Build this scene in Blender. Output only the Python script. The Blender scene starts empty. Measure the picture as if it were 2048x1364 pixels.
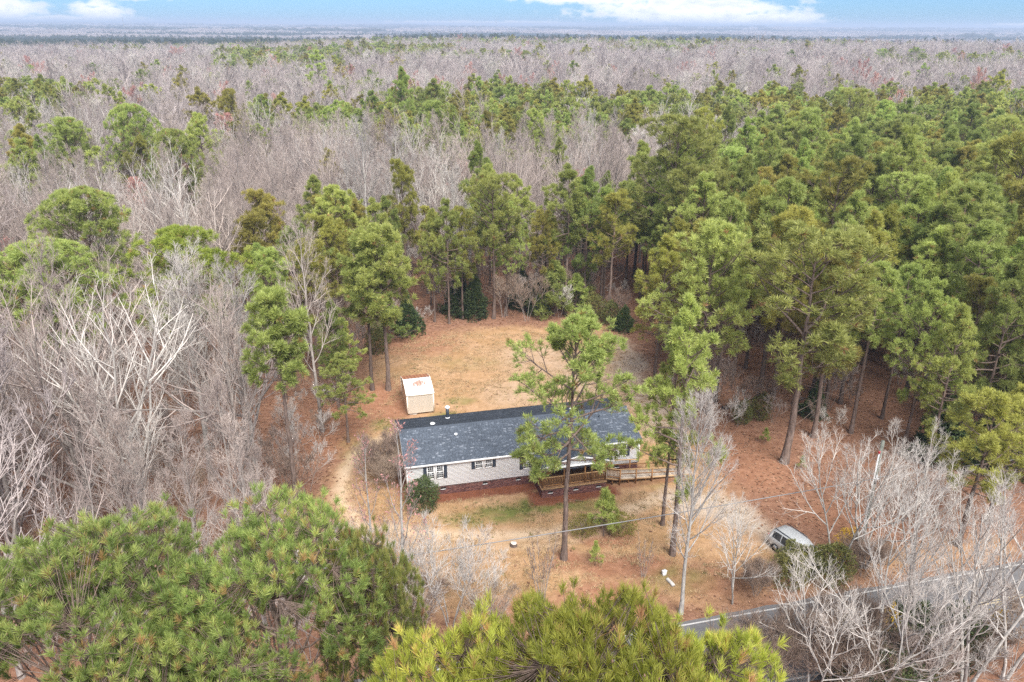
import bpy, math, numpy as np
from mathutils import Matrix, Vector, Euler

# ------------------------------------------------------------------ camera, sky, sun, exposure
S = bpy.context.scene
COL = S.collection
R = math.radians
CAM_H = 37.0
cd = bpy.data.cameras.new('camera'); cam = bpy.data.objects.new('camera', cd); COL.objects.link(cam)
cd.sensor_width = 36.0; cd.lens = 1550 / 2048 * 36; cd.clip_start = 0.5; cd.clip_end = 60000
cam.matrix_world = Matrix.Translation((0, 0, CAM_H)) @ Matrix.Rotation(R(90 - 22.15), 4, 'X') @ Matrix.Rotation(R(0.33), 4, 'Z')
S.camera = cam
SUN_EL, SUN_AZ = 54.0, 158.0          # azimuth clockwise from +Y
S.view_settings.view_transform = 'Standard'; S.view_settings.look = 'None'
S.view_settings.gamma = 1.0; S.view_settings.use_curve_mapping = False
S.view_settings.exposure = 2.7
S.cycles.use_denoising = False; S.cycles.max_bounces = 6; S.cycles.diffuse_bounces = 4; S.cycles.transmission_bounces = 3
S.cycles.volume_bounces = 0; S.cycles.transparent_max_bounces = 6

W = bpy.data.worlds.new('World'); S.world = W; W.use_nodes = True
nt = W.node_tree; nt.nodes.clear()
def N(t, typ, **kw):
    n = t.nodes.new(typ)
    for k, v in kw.items(): setattr(n, k, v)
    return n
def mth(t, op, a, b=None, c=None, clamp=False):
    n = N(t, 'ShaderNodeMath', operation=op); n.use_clamp = clamp
    for i, v in enumerate((a, b, c)):
        if v is None: continue
        if hasattr(v, 'links'): t.links.new(v, n.inputs[i])
        else: n.inputs[i].default_value = v
    return n.outputs[0]
def mixc(t, f, a, b, blend='MIX'):
    n = N(t, 'ShaderNodeMix', data_type='RGBA', blend_type=blend)
    for i, v in ((0, f), (6, a), (7, b)):
        if hasattr(v, 'links'): t.links.new(v, n.inputs[i])
        else: n.inputs[i].default_value = v if i == 0 else (*v, 1)
    return n.outputs[2]
def ramp(t, f, stops, interp='LINEAR'):
    n = N(t, 'ShaderNodeValToRGB'); cr = n.color_ramp; cr.interpolation = interp
    while len(cr.elements) < len(stops): cr.elements.new(0.5)
    for e, (p, c) in zip(cr.elements, stops):
        e.position = p; e.color = (*c, 1) if hasattr(c, '__len__') else (c, c, c, 1)
    t.links.new(f, n.inputs[0]); return n.outputs[0]
def noise(t, vec, scale, detail=4, rough=0.55, dist=0.0):
    n = N(t, 'ShaderNodeTexNoise'); n.inputs['Scale'].default_value = scale
    n.inputs['Detail'].default_value = detail; n.inputs['Roughness'].default_value = rough
    n.inputs['Distortion'].default_value = dist
    if vec is not None: t.links.new(vec, n.inputs['Vector'])
    return n.outputs['Fac']
sky = N(nt, 'ShaderNodeTexSky', sky_type='NISHITA'); sky.sun_disc = False
sky.sun_elevation = R(SUN_EL); sky.sun_rotation = R(SUN_AZ); sky.altitude = 150
sky.air_density = 1.0; sky.dust_density = 0.4; sky.ozone_density = 1.5
tc = N(nt, 'ShaderNodeTexCoord'); sx = N(nt, 'ShaderNodeSeparateXYZ'); nt.links.new(tc.outputs['Generated'], sx.inputs[0])
X_, Y_, Z_ = sx.outputs
azim = mth(nt, 'ARCTAN2', X_, Y_); elev = mth(nt, 'ARCSINE', Z_)
# cloud layer seen in perspective (whole dome)
den = mth(nt, 'ADD', mth(nt, 'MAXIMUM', Z_, 0.0), 0.10)
cmb = N(nt, 'ShaderNodeCombineXYZ')
nt.links.new(mth(nt, 'DIVIDE', X_, den), cmb.inputs[0]); nt.links.new(mth(nt, 'DIVIDE', Y_, den), cmb.inputs[1])
high = noise(nt, cmb.outputs[0], 1.1, 6, 0.55, 0.3)
high = ramp(nt, high, [(0.36, 0.0), (0.56, 1.0)])
high = mth(nt, 'MULTIPLY', high, ramp(nt, elev, [(0.05, 0.0), (0.14, 1.0)]))
# low cumulus banks along the horizon: clumps given by azimuth and elevation (radians)
cv = N(nt, 'ShaderNodeCombineXYZ'); nt.links.new(azim, cv.inputs[0]); nt.links.new(mth(nt, 'MULTIPLY', elev, 2.2), cv.inputs[1])
puff = noise(nt, cv.outputs[0], 46, 6, 0.6)
puff2 = noise(nt, cv.outputs[0], 14, 3, 0.5)
wob = mth(nt, 'ADD', mth(nt, 'MULTIPLY', mth(nt, 'SUBTRACT', puff, 0.5), 1.7), mth(nt, 'MULTIPLY', mth(nt, 'SUBTRACT', puff2, 0.5), 0.9))
def bank(a0, e0, ra, re):
    da = mth(nt, 'DIVIDE', mth(nt, 'SUBTRACT', azim, a0), ra)
    de = mth(nt, 'DIVIDE', mth(nt, 'SUBTRACT', elev, e0), re)
    d = mth(nt, 'SQRT', mth(nt, 'ADD', mth(nt, 'MULTIPLY', da, da), mth(nt, 'MULTIPLY', de, de)))
    d = mth(nt, 'ADD', d, wob)
    return ramp(nt, d, [(0.50, 1.0), (1.08, 0.0)], 'EASE')
low = None
for b in ((0.205, 0.0165, 0.155, 0.0210), (0.10, 0.031, 0.13, 0.0095), (0.265, 0.0080, 0.12, 0.0115), (-0.550, 0.011, 0.052, 0.0170), (-0.455, 0.0115, 0.034, 0.0155), (-0.50, 0.0030, 0.09, 0.0055),
          (-0.41, 0.031, 0.080, 0.0095), (-0.05, 0.002, 0.16, 0.0040), (0.56, 0.002, 0.07, 0.004)):
    m_ = bank(*b); low = m_ if low is None else mth(nt, 'MAXIMUM', low, m_)
cov = mth(nt, 'MAXIMUM', low, high)
shade = ramp(nt, puff, [(0.30, (0.62, 0.66, 0.72)), (0.55, (0.90, 0.89, 0.88)), (0.75, (1.0, 0.985, 0.96))])
cb = N(nt, 'ShaderNodeVectorMath', operation='SCALE'); nt.links.new(shade, cb.inputs[0]); cb.inputs['Scale'].default_value = 2.35
clear = mixc(nt, 1.0, sky.outputs[0], (0.078, 0.148, 0.268), 'MULTIPLY')
skyc = mixc(nt, mth(nt, 'MULTIPLY', cov, 0.93), clear, cb.outputs[0])
bg = N(nt, 'ShaderNodeBackground'); bg.inputs['Strength'].default_value = 0.10
nt.links.new(skyc, bg.inputs[0]); wo = N(nt, 'ShaderNodeOutputWorld'); nt.links.new(bg.outputs[0], wo.inputs[0])

sl = bpy.data.lights.new('sun', 'SUN'); sl.energy = 1.5; sl.angle = R(38); sl.color = (1.0, 0.97, 0.92)
so = bpy.data.objects.new('sun', sl); COL.objects.link(so)
sd = Vector((math.sin(R(SUN_AZ)) * math.cos(R(SUN_EL)), math.cos(R(SUN_AZ)) * math.cos(R(SUN_EL)), math.sin(R(SUN_EL))))
so.rotation_euler = sd.to_track_quat('Z', 'Y').to_euler(); so.location = (40, -60, 120)

# ------------------------------------------------------------------ helpers
rng = np.random.default_rng(11)
def nrm(v): return v / np.maximum(np.linalg.norm(v, axis=-1, keepdims=True), 1e-9)
def smooth(a, b, x): t = np.clip((x - a) / (b - a), 0, 1); return t * t * (3 - 2 * t)
def _hash(ix, iy, seed):
    h = (ix.astype(np.int64) * 374761393 + iy.astype(np.int64) * 668265263 + seed * 1442695041) & 0xffffffff
    h = ((h ^ (h >> 13)) * 1274126177) & 0xffffffff
    return ((h ^ (h >> 16)) & 0xffff) / 65535.0
def vnoise(x, y, seed=0):
    ix, iy = np.floor(x), np.floor(y); fx, fy = x - ix, y - iy
    fx = fx * fx * (3 - 2 * fx); fy = fy * fy * (3 - 2 * fy)
    a, b = _hash(ix, iy, seed), _hash(ix + 1, iy, seed); c, d = _hash(ix, iy + 1, seed), _hash(ix + 1, iy + 1, seed)
    return (a * (1 - fx) + b * fx) * (1 - fy) + (c * (1 - fx) + d * fx) * fy
def fbm(x, y, seed=0, o=4):
    s, a, t = 0, 0.5, 0
    for i in range(o): s = s + a * vnoise(x * 2 ** i, y * 2 ** i, seed + i); t += a; a *= 0.5
    return s / t
def poly_sd(px, py, poly):
    """signed distance, positive inside"""
    px, py = np.asarray(px, float), np.asarray(py, float)
    ins = np.zeros(px.shape, bool); d = np.full(px.shape, 1e18)
    n = len(poly)
    for i in range(n):
        x0, y0 = poly[i]; x1, y1 = poly[(i + 1) % n]
        ex, ey = x1 - x0, y1 - y0
        t = np.clip(((px - x0) * ex + (py - y0) * ey) / (ex * ex + ey * ey + 1e-12), 0, 1)
        d = np.minimum(d, (px - x0 - t * ex) ** 2 + (py - y0 - t * ey) ** 2)
        if y0 != y1:
            c = ((y0 > py) != (y1 > py)) & (px < (x1 - x0) * (py - y0) / (y1 - y0) + x0); ins ^= c
    return np.where(ins, 1, -1) * np.sqrt(d)
def line_d(px, py, pts):
    d = np.full(np.shape(px), 1e18)
    for (x0, y0), (x1, y1) in zip(pts[:-1], pts[1:]):
        ex, ey = x1 - x0, y1 - y0
        t = np.clip(((px - x0) * ex + (py - y0) * ey) / (ex * ex + ey * ey), 0, 1)
        d = np.minimum(d, np.hypot(px - x0 - t * ex, py - y0 - t * ey))
    return d

class Geo:
    def merge(s, o):
        for src, dst in ((o.f3, s.f3), (o.f4, s.f4)):
            for f, m, t in src: dst.append((f + s.n, m, t))
        s.v += o.v; s.n += o.n; return s
    def __init__(s): s.v = []; s.f3 = []; s.f4 = []; s.n = 0
    def add(s, v, f, mi=0, tint=None):
        v = np.asarray(v, float).reshape(-1, 3); f = np.asarray(f, np.int64)
        tint = np.zeros(len(f)) if tint is None else np.broadcast_to(np.asarray(tint, float), (len(f),))
        (s.f3 if f.shape[1] == 3 else s.f4).append((f + s.n, np.full(len(f), mi), tint))
        s.v.append(v); s.n += len(v); return s
    def box(s, lo, hi, mi=0, tint=0.0, M=None):
        (a, b, c), (d, e, g) = lo, hi
        v = np.array([(a, b, c), (d, b, c), (d, e, c), (a, e, c), (a, b, g), (d, b, g), (d, e, g), (a, e, g)], float)
        if M is not None: v = np.array([tuple(M @ Vector(q)) for q in v])
        return s.add(v, [(0, 3, 2, 1), (4, 5, 6, 7), (0, 1, 5, 4), (1, 2, 6, 5), (2, 3, 7, 6), (3, 0, 4, 7)], mi, tint)
    def beam(s, p, q, w, h, mi=0, up=(0, 0, 1)):
        p, q = Vector(p), Vector(q); d = (q - p); L = d.length; d.normalize()
        sx_ = d.cross(Vector(up)); sx_.normalize(); u = sx_.cross(d)
        M = Matrix((sx_, d, u)).transposed().to_4x4(); M.translation = p
        return s.box((-w / 2, 0, -h / 2), (w / 2, L, h / 2), mi, 0, M)
    def tubes(s, P, Rr, sides, mi=0, tint=None, cap=False):
        P = np.asarray(P, float); Rr = np.asarray(Rr, float); n, k, _ = P.shape
        T = np.gradient(P, axis=1); T = nrm(T)
        ref = np.where(np.abs(T[:, :1, 2:3]) > 0.9, np.array([1.0, 0, 0]), np.array([0, 0, 1.0]))
        A = nrm(np.cross(T, np.broadcast_to(ref, T.shape))); B = np.cross(T, A)
        ang = np.arange(sides) / sides * 2 * np.pi
        ring = P[:, :, None] + Rr[:, :, None, None] * (A[:, :, None] * np.cos(ang)[:, None] + B[:, :, None] * np.sin(ang)[:, None])
        base = (np.arange(n) * k * sides)[:, None, None] + (np.arange(k - 1) * sides)[None, :, None]
        j = np.arange(sides)[None, None]; j2 = (j + 1) % sides
        f = np.stack([base + j, base + j2, base + sides + j2, base + sides + j], -1).reshape(-1, 4)
        tt = None if tint is None else np.repeat(np.broadcast_to(np.asarray(tint, float), (n,)), (k - 1) * sides)
        s.add(ring.reshape(-1, 3), f, mi, tt)
        if cap:
            c = (np.arange(n) * k * sides + (k - 1) * sides)[:, None] + np.arange(sides)
            if sides == 4: s.f4.append((c + s.n - n * k * sides, np.full(n, mi), np.zeros(n)))
            else:
                for q in range(1, sides - 1):
                    s.f3.append((np.stack([c[:, 0], c[:, q], c[:, q + 1]], -1) + s.n - n * k * sides, np.full(n, mi), np.zeros(n)))
        return s
    def mesh(s, name, mats, smoothf=False):
        me = bpy.data.meshes.new(name)
        v = np.concatenate(s.v) if s.v else np.zeros((0, 3))
        fs = s.f3 + s.f4
        n3 = sum(len(a[0]) for a in s.f3); n4 = sum(len(a[0]) for a in s.f4)
        li = np.concatenate([a[0].reshape(-1) for a in fs]); mi = np.concatenate([a[1] for a in fs]); ti = np.concatenate([a[2] for a in fs])
        me.vertices.add(len(v)); me.vertices.foreach_set('co', v.reshape(-1).astype(np.float32))
        me.loops.add(len(li)); me.loops.foreach_set('vertex_index', li.astype(np.int32))
        me.polygons.add(n3 + n4)
        st = np.concatenate([np.arange(n3) * 3, n3 * 3 + np.arange(n4) * 4])
        me.polygons.foreach_set('loop_start', st.astype(np.int32))
        me.polygons.foreach_set('material_index', mi.astype(np.int32))
        if smoothf: me.polygons.foreach_set('use_smooth', np.ones(n3 + n4, bool))
        at = me.attributes.new('tint', 'FLOAT', 'FACE'); at.data.foreach_set('value', ti.astype(np.float32))
        for m in (mats if isinstance(mats, (list, tuple)) else [mats]): me.materials.append(m)
        me.update(calc_edges=True); me.validate(); return me
    def obj(s, name, mats, parent=None, kind=None, smoothf=False):
        o = bpy.data.objects.new(name, s.mesh(name, mats, smoothf)); COL.objects.link(o)
        if parent is not None: o.parent = parent
        if kind: o['kind'] = kind
        return o
def part(name, me, parent, kind=None, label=None):
    o = bpy.data.objects.new(name, me); COL.objects.link(o); o.parent = parent
    if kind: o['kind'] = kind
    if label: o['label'] = label
    return o
def thing(name, label, cat, loc=(0, 0, 0), rz=0.0, group=None, scale=(1, 1, 1), tilt=(0, 0)):
    o = bpy.data.objects.new(name, None); COL.objects.link(o); o.empty_display_size = 0.5
    o.location = loc; o.rotation_euler = (tilt[0], tilt[1], rz); o.scale = scale
    tag(o, label, cat, group); return o
def tag(o, label, cat, group=None):
    o['label'] = label; o['category'] = cat
    if group: o['group'] = group
    return o

# ------------------------------------------------------------------ materials
def mat(name, fn):
    m = bpy.data.materials.new(name); m.use_nodes = True; t = m.node_tree; t.nodes.clear()
    out = N(t, 'ShaderNodeOutputMaterial'); r = fn(t)
    t.links.new(r, out.inputs['Surface']); return m
def pbr(t, col, rough=0.7, spec=0.3, metal=0.0, bump=None, bstr=0.3, bdist=0.02):
    p = N(t, 'ShaderNodeBsdfPrincipled')
    if hasattr(col, 'links'): t.links.new(col, p.inputs['Base Color'])
    else: p.inputs['Base Color'].default_value = (*col, 1)
    if hasattr(rough, 'links'): t.links.new(rough, p.inputs['Roughness'])
    else: p.inputs['Roughness'].default_value = rough
    p.inputs['Specular IOR Level'].default_value = spec; p.inputs['Metallic'].default_value = metal
    if bump is not None:
        b = N(t, 'ShaderNodeBump'); b.inputs['Strength'].default_value = bstr; b.inputs['Distance'].default_value = bdist
        t.links.new(bump, b.inputs['Height']); t.links.new(b.outputs[0], p.inputs['Normal'])
    return p.outputs[0]
def attr(t, name): 
    n = N(t, 'ShaderNodeAttribute'); n.attribute_name = name; return n.outputs['Fac']
def objvec(t): return N(t, 'ShaderNodeTexCoord').outputs['Object']
def worldpos(t): return N(t, 'ShaderNodeNewGeometry').outputs['Position']
def orand(t): return N(t, 'ShaderNodeObjectInfo').outputs['Random']
def hsv(t, c, h=None, s=None, v=None):
    n = N(t, 'ShaderNodeHueSaturation')
    for k, q in (('Hue', h), ('Saturation', s), ('Value', v)):
        if q is None: continue
        if hasattr(q, 'links'): t.links.new(q, n.inputs[k])
        else: n.inputs[k].default_value = q
    t.links.new(c, n.inputs['Color']); return n.outputs[0]
def plain(name, col, rough=0.6, spec=0.3, var=0.12, scale=6.0, metal=0.0):
    def f(t):
        n = noise(t, objvec(t), scale, 5, 0.6)
        c = mixc(t, n, tuple(x * (1 - var) for x in col), tuple(min(1, x * (1 + var)) for x in col))
        return pbr(t, c, rough, spec, metal, n, 0.15, 0.01)
    return mat(name, f)
def needle_mat(name, dark, mid, lite, dead=(0.30, 0.15, 0.055), trans=0.5):
    def f(t):
        a = attr(t, 'tint'); r = orand(t)
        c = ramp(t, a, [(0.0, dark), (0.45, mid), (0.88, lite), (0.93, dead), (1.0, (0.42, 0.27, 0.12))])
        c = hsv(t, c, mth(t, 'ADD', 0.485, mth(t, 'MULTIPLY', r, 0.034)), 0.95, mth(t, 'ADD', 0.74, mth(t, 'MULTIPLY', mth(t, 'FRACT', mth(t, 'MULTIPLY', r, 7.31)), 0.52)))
        p = pbr(t, c, 0.55, 0.35)
        tr = N(t, 'ShaderNodeBsdfTranslucent'); t.links.new(c, tr.inputs[0])
        mx = N(t, 'ShaderNodeMixShader'); mx.inputs[0].default_value = trans
        t.links.new(p, mx.inputs[1]); t.links.new(tr.outputs[0], mx.inputs[2]); return mx.outputs[0]
    return mat(name, f)
M = {}
M['needle'] = needle_mat('pine_needles', (0.1759, 0.2159, 0.05067), (0.3307, 0.3798, 0.09007), (0.4925, 0.5362, 0.1407))
M['needle_front'] = needle_mat('pine_needles_dark', (0.135, 0.185, 0.045), (0.30, 0.365, 0.088), (0.50, 0.53, 0.14), (0.46, 0.26, 0.10))
M['needle_yellow'] = needle_mat('pine_needles_yellow', (0.1879, 0.2349, 0.03221), (0.3758, 0.4093, 0.05368), (0.5636, 0.5636, 0.09394), (0.6173, 0.3355, 0.1342))
M['needle_olive'] = needle_mat('pine_needles_olive', (0.183, 0.1769, 0.03904), (0.3294, 0.305, 0.061), (0.4636, 0.427, 0.0915))
M['cedar'] = needle_mat('evergreen_leaves', (0.04, 0.065, 0.025), (0.085, 0.12, 0.04), (0.15, 0.19, 0.06))
M['cedar_light'] = needle_mat('evergreen_leaves_light', (0.1015, 0.1125, 0.036), (0.1885, 0.1938, 0.054), (0.3045, 0.2875, 0.084))
M['far_needle_shaded'] = needle_mat('far_pine_needles_shaded', (0.035, 0.05, 0.028), (0.07, 0.095, 0.046), (0.11, 0.13, 0.055))  # darkened colour stands in for the self-shading that far groves lack
M['bloom'] = plain('yellow_bloom', (0.55, 0.36, 0.03), 0.6, 0.2)
def bark_f(c0, c1, sc=(9, 9, 1.6)):
    def f(t):
        mp = N(t, 'ShaderNodeMapping'); mp.inputs['Scale'].default_value = sc; t.links.new(objvec(t), mp.inputs[0])
        n = noise(t, mp.outputs[0], 1.0, 6, 0.65)
        r = orand(t)
        c = ramp(t, n, [(0.32, c0), (0.66, c1)])
        c = hsv(t, c, None, None, mth(t, 'ADD', 0.78, mth(t, 'MULTIPLY', r, 0.44)))
        return pbr(t, c, 0.9, 0.15, 0, n, 0.6, 0.04)
    return f
M['pine_bark'] = mat('pine_bark', bark_f((0.055, 0.040, 0.033), (0.20, 0.145, 0.12)))
M['pale_bark'] = mat('pale_bark', bark_f((0.2046, 0.1849, 0.1652), (0.4407, 0.417, 0.3855), (5, 5, 2)))
M['grey_bark'] = mat('grey_bark', bark_f((0.1373, 0.1144, 0.1007), (0.3294, 0.2928, 0.2653), (5, 5, 2)))
def twig_f(c, spread=0.35):
    def f(t):
        r = orand(t)
        cc = hsv(t, mixc(t, attr(t, 'tint'), c, tuple(x * 0.7 for x in c)), mth(t, 'ADD', 0.492, mth(t, 'MULTIPLY', r, 0.016)), None, mth(t, 'ADD', 1 - spread / 2, mth(t, 'MULTIPLY', r, spread)))
        return pbr(t, cc, 0.85, 0.15)
    return mat('twigs', f)
M['pale_twig'] = twig_f((0.5042, 0.4608, 0.4217)); M['grey_twig'] = twig_f((0.3952, 0.326, 0.2915), .5); M['far_twig'] = twig_f((0.42, 0.36, 0.342), 0.6)
M['bud'] = twig_f((0.46, 0.235, 0.21)); M['red_twig'] = twig_f((0.494, 0.2668, 0.2272)); M['brown_twig'] = twig_f((0.2964, 0.2174, 0.168))
M['cone'] = plain('pine_cone', (0.1581, 0.0988, 0.0741), 0.9, 0.1)
M['dead_leaf'] = plain('dead_leaf', (0.1581, 0.0741, 0.03952), 0.9, 0.1)

# ------------------------------------------------------------------ plants: growth
def grow(P, Rr, per, t0, t1, ang, angsd, Lf, K, up, wob, rfrac, rmin, r):
    n, k, _ = P.shape
    t = t0 + (t1 - t0) * ((np.arange(per)[None] + r.random((n, per))) / per)
    x = t * (k - 1); i = np.clip(np.floor(x).astype(int), 0, k - 2); f = (x - i)[..., None]
    idx = np.arange(n)[:, None]
    pos = P[idx, i] * (1 - f) + P[idx, i + 1] * f
    T = nrm(P[idx, i + 1] - P[idx, i]); rad = Rr[idx, i] * (1 - f[..., 0]) + Rr[idx, i + 1] * f[..., 0]
    az = (np.arange(per)[None] * 2.399 + r.random((n, 1)) * 6.283 + r.normal(0, 0.4, (n, per)))
    ref = np.where(np.abs(T[..., 2:3]) > 0.9, np.array([1.0, 0, 0]), np.array([0, 0, 1.0]))
    A = nrm(np.cross(T, ref)); B = np.cross(T, A)
    an = (ang(t) if callable(ang) else ang) + r.normal(0, angsd, (n, per))
    d = np.cos(an)[..., None] * T + np.sin(an)[..., None] * (np.cos(az)[..., None] * A + np.sin(az)[..., None] * B)
    plen = np.linalg.norm(np.diff(P, axis=1), axis=2).sum(1)[:, None]
    L = Lf(t, plen) * (1 + r.normal(0, 0.15, (n, per))); L = np.maximum(L, 0.12)
    m = n * per; pos = pos.reshape(m, 3); d = nrm(d.reshape(m, 3)); L = L.reshape(m); rad = rad.reshape(m); t = t.reshape(m)
    Q = np.empty((m, K, 3)); Q[:, 0] = pos; st = L / (K - 1)
    u = up(t)[:, None] if callable(up) else up
    for j in range(1, K):
        d = nrm(d + np.array([0, 0, 1.0]) * u / (K - 1) + r.normal(0, wob, (m, 3)))
        Q[:, j] = Q[:, j - 1] + d * st[:, None]
    r0 = np.minimum(rad * 0.8, rfrac * L); r0 = np.maximum(r0, rmin)
    RR = r0[:, None] * np.linspace(1, 0.35, K)[None]; RR = np.maximum(RR, rmin * 0.6)
    return Q, RR
def trunk_path(h, r0, r1, K, wob, r, lean=(0, 0), flare=1.35):
    z = np.linspace(0, h, K); w = np.cumsum(r.normal(0, wob, (K, 2)), 0); w -= w[0]
    P = np.stack([w[:, 0] + lean[0] * z / h, w[:, 1] + lean[1] * z / h, z], -1)[None]
    Rr = r0 + (r1 - r0) * (z / h) ** 0.9; Rr[0] *= flare
    P[0, 0, 2] = -0.25
    return P, Rr[None]
def tips(P): return P[:, -1], nrm(P[:, -1] - P[:, -2])
def tufts(g, pos, d, m, L, w, ph0, ph1, r, mi=1, tint=None, back=0.1, dead=0.0):
    n = len(pos)
    ref = np.where(np.abs(d[:, 2:3]) > 0.9, np.array([1.0, 0, 0]), np.array([0, 0, 1.0]))
    A = nrm(np.cross(d, ref)); B = np.cross(d, A)
    ph = ph0 + (ph1 - ph0) * r.random((n, m)); th = r.random((n, m)) * 6.283
    nd = np.cos(ph)[..., None] * d[:, None] + np.sin(ph)[..., None] * (np.cos(th)[..., None] * A[:, None] + np.sin(th)[..., None] * B[:, None])
    nd[..., 2] += 0.06; nd = nrm(nd)
    ln = L * (0.7 + 0.45 * r.random((n, m)))
    b = pos[:, None] - d[:, None] * (back * r.random((n, m)))[..., None]
    sd_ = nrm(np.cross(nd, r.normal(0, 1, (n, m, 3)))) * (w / 2)
    tip = b + nd * ln[..., None]; mid = b + nd * (ln * 0.45)[..., None]
    V = np.stack([b, mid + sd_, tip, mid - sd_], 2).reshape(-1, 3)
    F = np.arange(n * m * 4).reshape(-1, 4)
    tt = r.random(n) * 0.86 if tint is None else tint
    if dead > 0: tt = np.where(r.random(n) < dead, 0.93 + 0.07 * r.random(n), tt)
    tt = np.clip(np.repeat(tt, m) + np.where(np.repeat(tt, m) < 0.9, r.normal(0, 0.07, n * m), 0), 0, 1)
    g.add(V, F, mi, tt)

def make_pine(seed, h=20, Rc=3.6, cb=0.42, nb=34, ns=6, ntw=4, m=11, nl=0.34, nw=0.055, open_=0.0, mat_n='needle', dead=0.01, cones=0, stubs=10, top=1.0, full=False, bark='pine_bark', steep=0.0, joined=False, dome=False):
    r = np.random.default_rng(seed); K = 14
    P, Rr = trunk_path(h * (0.82 if dome else 0.975), 0.0125 * h, 0.0022 * h, K, 0.035 * h / 20, r)
    gt = Geo(); gt.tubes(P, Rr, 9)
    s_ = lambda t: np.clip((t - cb) / (0.985 - cb), 0, 1)
    prof = (lambda s: np.clip(1.02 - s ** 2.2, 0.10, 1) * (0.62 + 0.38 * np.minimum(1, s / 0.22))) if not full else (lambda s: np.clip(1.0 - s * 0.93, 0.06, 1))
    ang = lambda t: 1.62 - (0.95 + steep) * s_(t) ** 1.3
    if dome: prof = lambda s: (1 - 0.40 * s ** 3) * (0.7 + 0.3 * np.minimum(1, s / .3)); ang = lambda t: 1.45 - (0.80 + steep) * s_(t) ** 1.4
    elif not full: prof = lambda s: np.clip(1.03 - s ** 2.8, 0.20, 1) * (0.66 + 0.34 * np.minimum(1, s / 0.22))
    B1, R1 = grow(P, Rr, nb, cb, 0.985 if not dome else 1.0, ang, 0.12, lambda t, pl: Rc * prof(s_(t)) * top * (1 + (.16 if 30 < m < 55 else .1) * r.normal(0, 1, t.shape)).clip(.4, 1.5), 7, lambda t: (0.45 if dome else 0.28) + 0.25 * s_(t), 0.10, 0.022, 0.014, r)
    keep = r.random(len(B1)) > open_; B1, R1 = B1[keep], R1[keep]
    if stubs:
        D, RD = grow(P, Rr, stubs, cb * 0.35, cb * 1.05, 1.55, 0.2, lambda t, pl: 0.9 + 1.3 * np.abs(r.normal(0, 0.5, t.shape)), 4, -0.1, 0.12, 0.014, 0.012, r)
        gt.tubes(D, RD, 4)
    if dome:
        zm = h * (0.915 - (0.17 if dome == 2 else 0.09) * (np.hypot(B1[..., 0], B1[..., 1]) / Rc) ** 2 * (20 / h)); B1[..., 2] -= np.maximum(B1[..., 2] - zm, 0) * 0.85
    gt.tubes(B1, R1, 5)
    B2, R2 = grow(B1, R1, ns, 0.30, 1.0, 0.85, 0.2, lambda t, pl: pl * 0.42 * (1.25 - t), 4, 0.35, 0.10, 0.02, 0.010, r)
    B3, R3 = grow(B2, R2, ntw, 0.25, 1.0, 0.75, 0.2, lambda t, pl: 0.22 + pl * 0.42 * (1.1 - t), 3, 0.5, 0.08, 0.02, 0.007, r)
    if dome:
        for Q in (B2, B3):
            zm = h * (0.915 - (0.17 if dome == 2 else 0.09) * (np.hypot(Q[..., 0], Q[..., 1]) / Rc) ** 2 * (20 / h)); ov = np.maximum(Q[..., 2] - zm, 0); Q[..., 2] -= ov * 0.9
    g = Geo(); g.tubes(B2, R2, 4, 0); g.tubes(B3, R3, 3, 0)
    p3, d3 = tips(B3); p2, d2 = tips(B2); p1, d1 = tips(B1); p0, d0 = tips(P)
    pm = B3[:, 1]; dm = d3
    sel = r.random(len(pm)) < 0.5
    pos = np.concatenate([p3, p2, p1, p0, pm[sel]]); d = np.concatenate([d3, d2, d1, d0, dm[sel]])
    d = nrm(d + np.array([0, 0, 1.1 if m > 30 else 0.55]))
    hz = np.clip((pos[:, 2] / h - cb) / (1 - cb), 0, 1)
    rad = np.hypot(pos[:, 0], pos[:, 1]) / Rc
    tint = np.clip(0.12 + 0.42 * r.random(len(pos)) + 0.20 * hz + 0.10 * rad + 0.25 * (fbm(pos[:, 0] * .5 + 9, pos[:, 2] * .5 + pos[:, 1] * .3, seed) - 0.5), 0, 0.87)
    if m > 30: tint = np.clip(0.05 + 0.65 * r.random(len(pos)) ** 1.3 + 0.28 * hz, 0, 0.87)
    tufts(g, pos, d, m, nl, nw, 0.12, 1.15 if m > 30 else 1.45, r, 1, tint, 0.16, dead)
    if cones:
        c = pos[r.integers(0, len(pos), cones)] - d[r.integers(0, len(pos), cones)] * 0.05 + r.normal(0, 0.06, (cones, 3))
        e = np.array([0, 0, 1.0]) * 0.055
        oct_ = np.array([(1, 0, 0), (0, 1, 0), (-1, 0, 0), (0, -1, 0)], float) * 0.036
        V = np.concatenate([c[:, None] + oct_[None], (c + e)[:, None], (c - e)[:, None]], 1)
        fb = np.array([(0, 1, 4), (1, 2, 4), (2, 3, 4), (3, 0, 4), (1, 0, 5), (2, 1, 5), (3, 2, 5), (0, 3, 5)])
        g.add(V.reshape(-1, 3), (np.arange(cones)[:, None, None] * 6 + fb[None]).reshape(-1, 3), 2, 0)
    if joined: return g.merge(gt).mesh('pine_tree', [M['pine_bark'], M[mat_n], M['cone']])
    return gt.mesh('trunk', [M[bark]], True), g.mesh('crown', [M['pine_bark'], M[mat_n], M['cone']])

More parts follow.
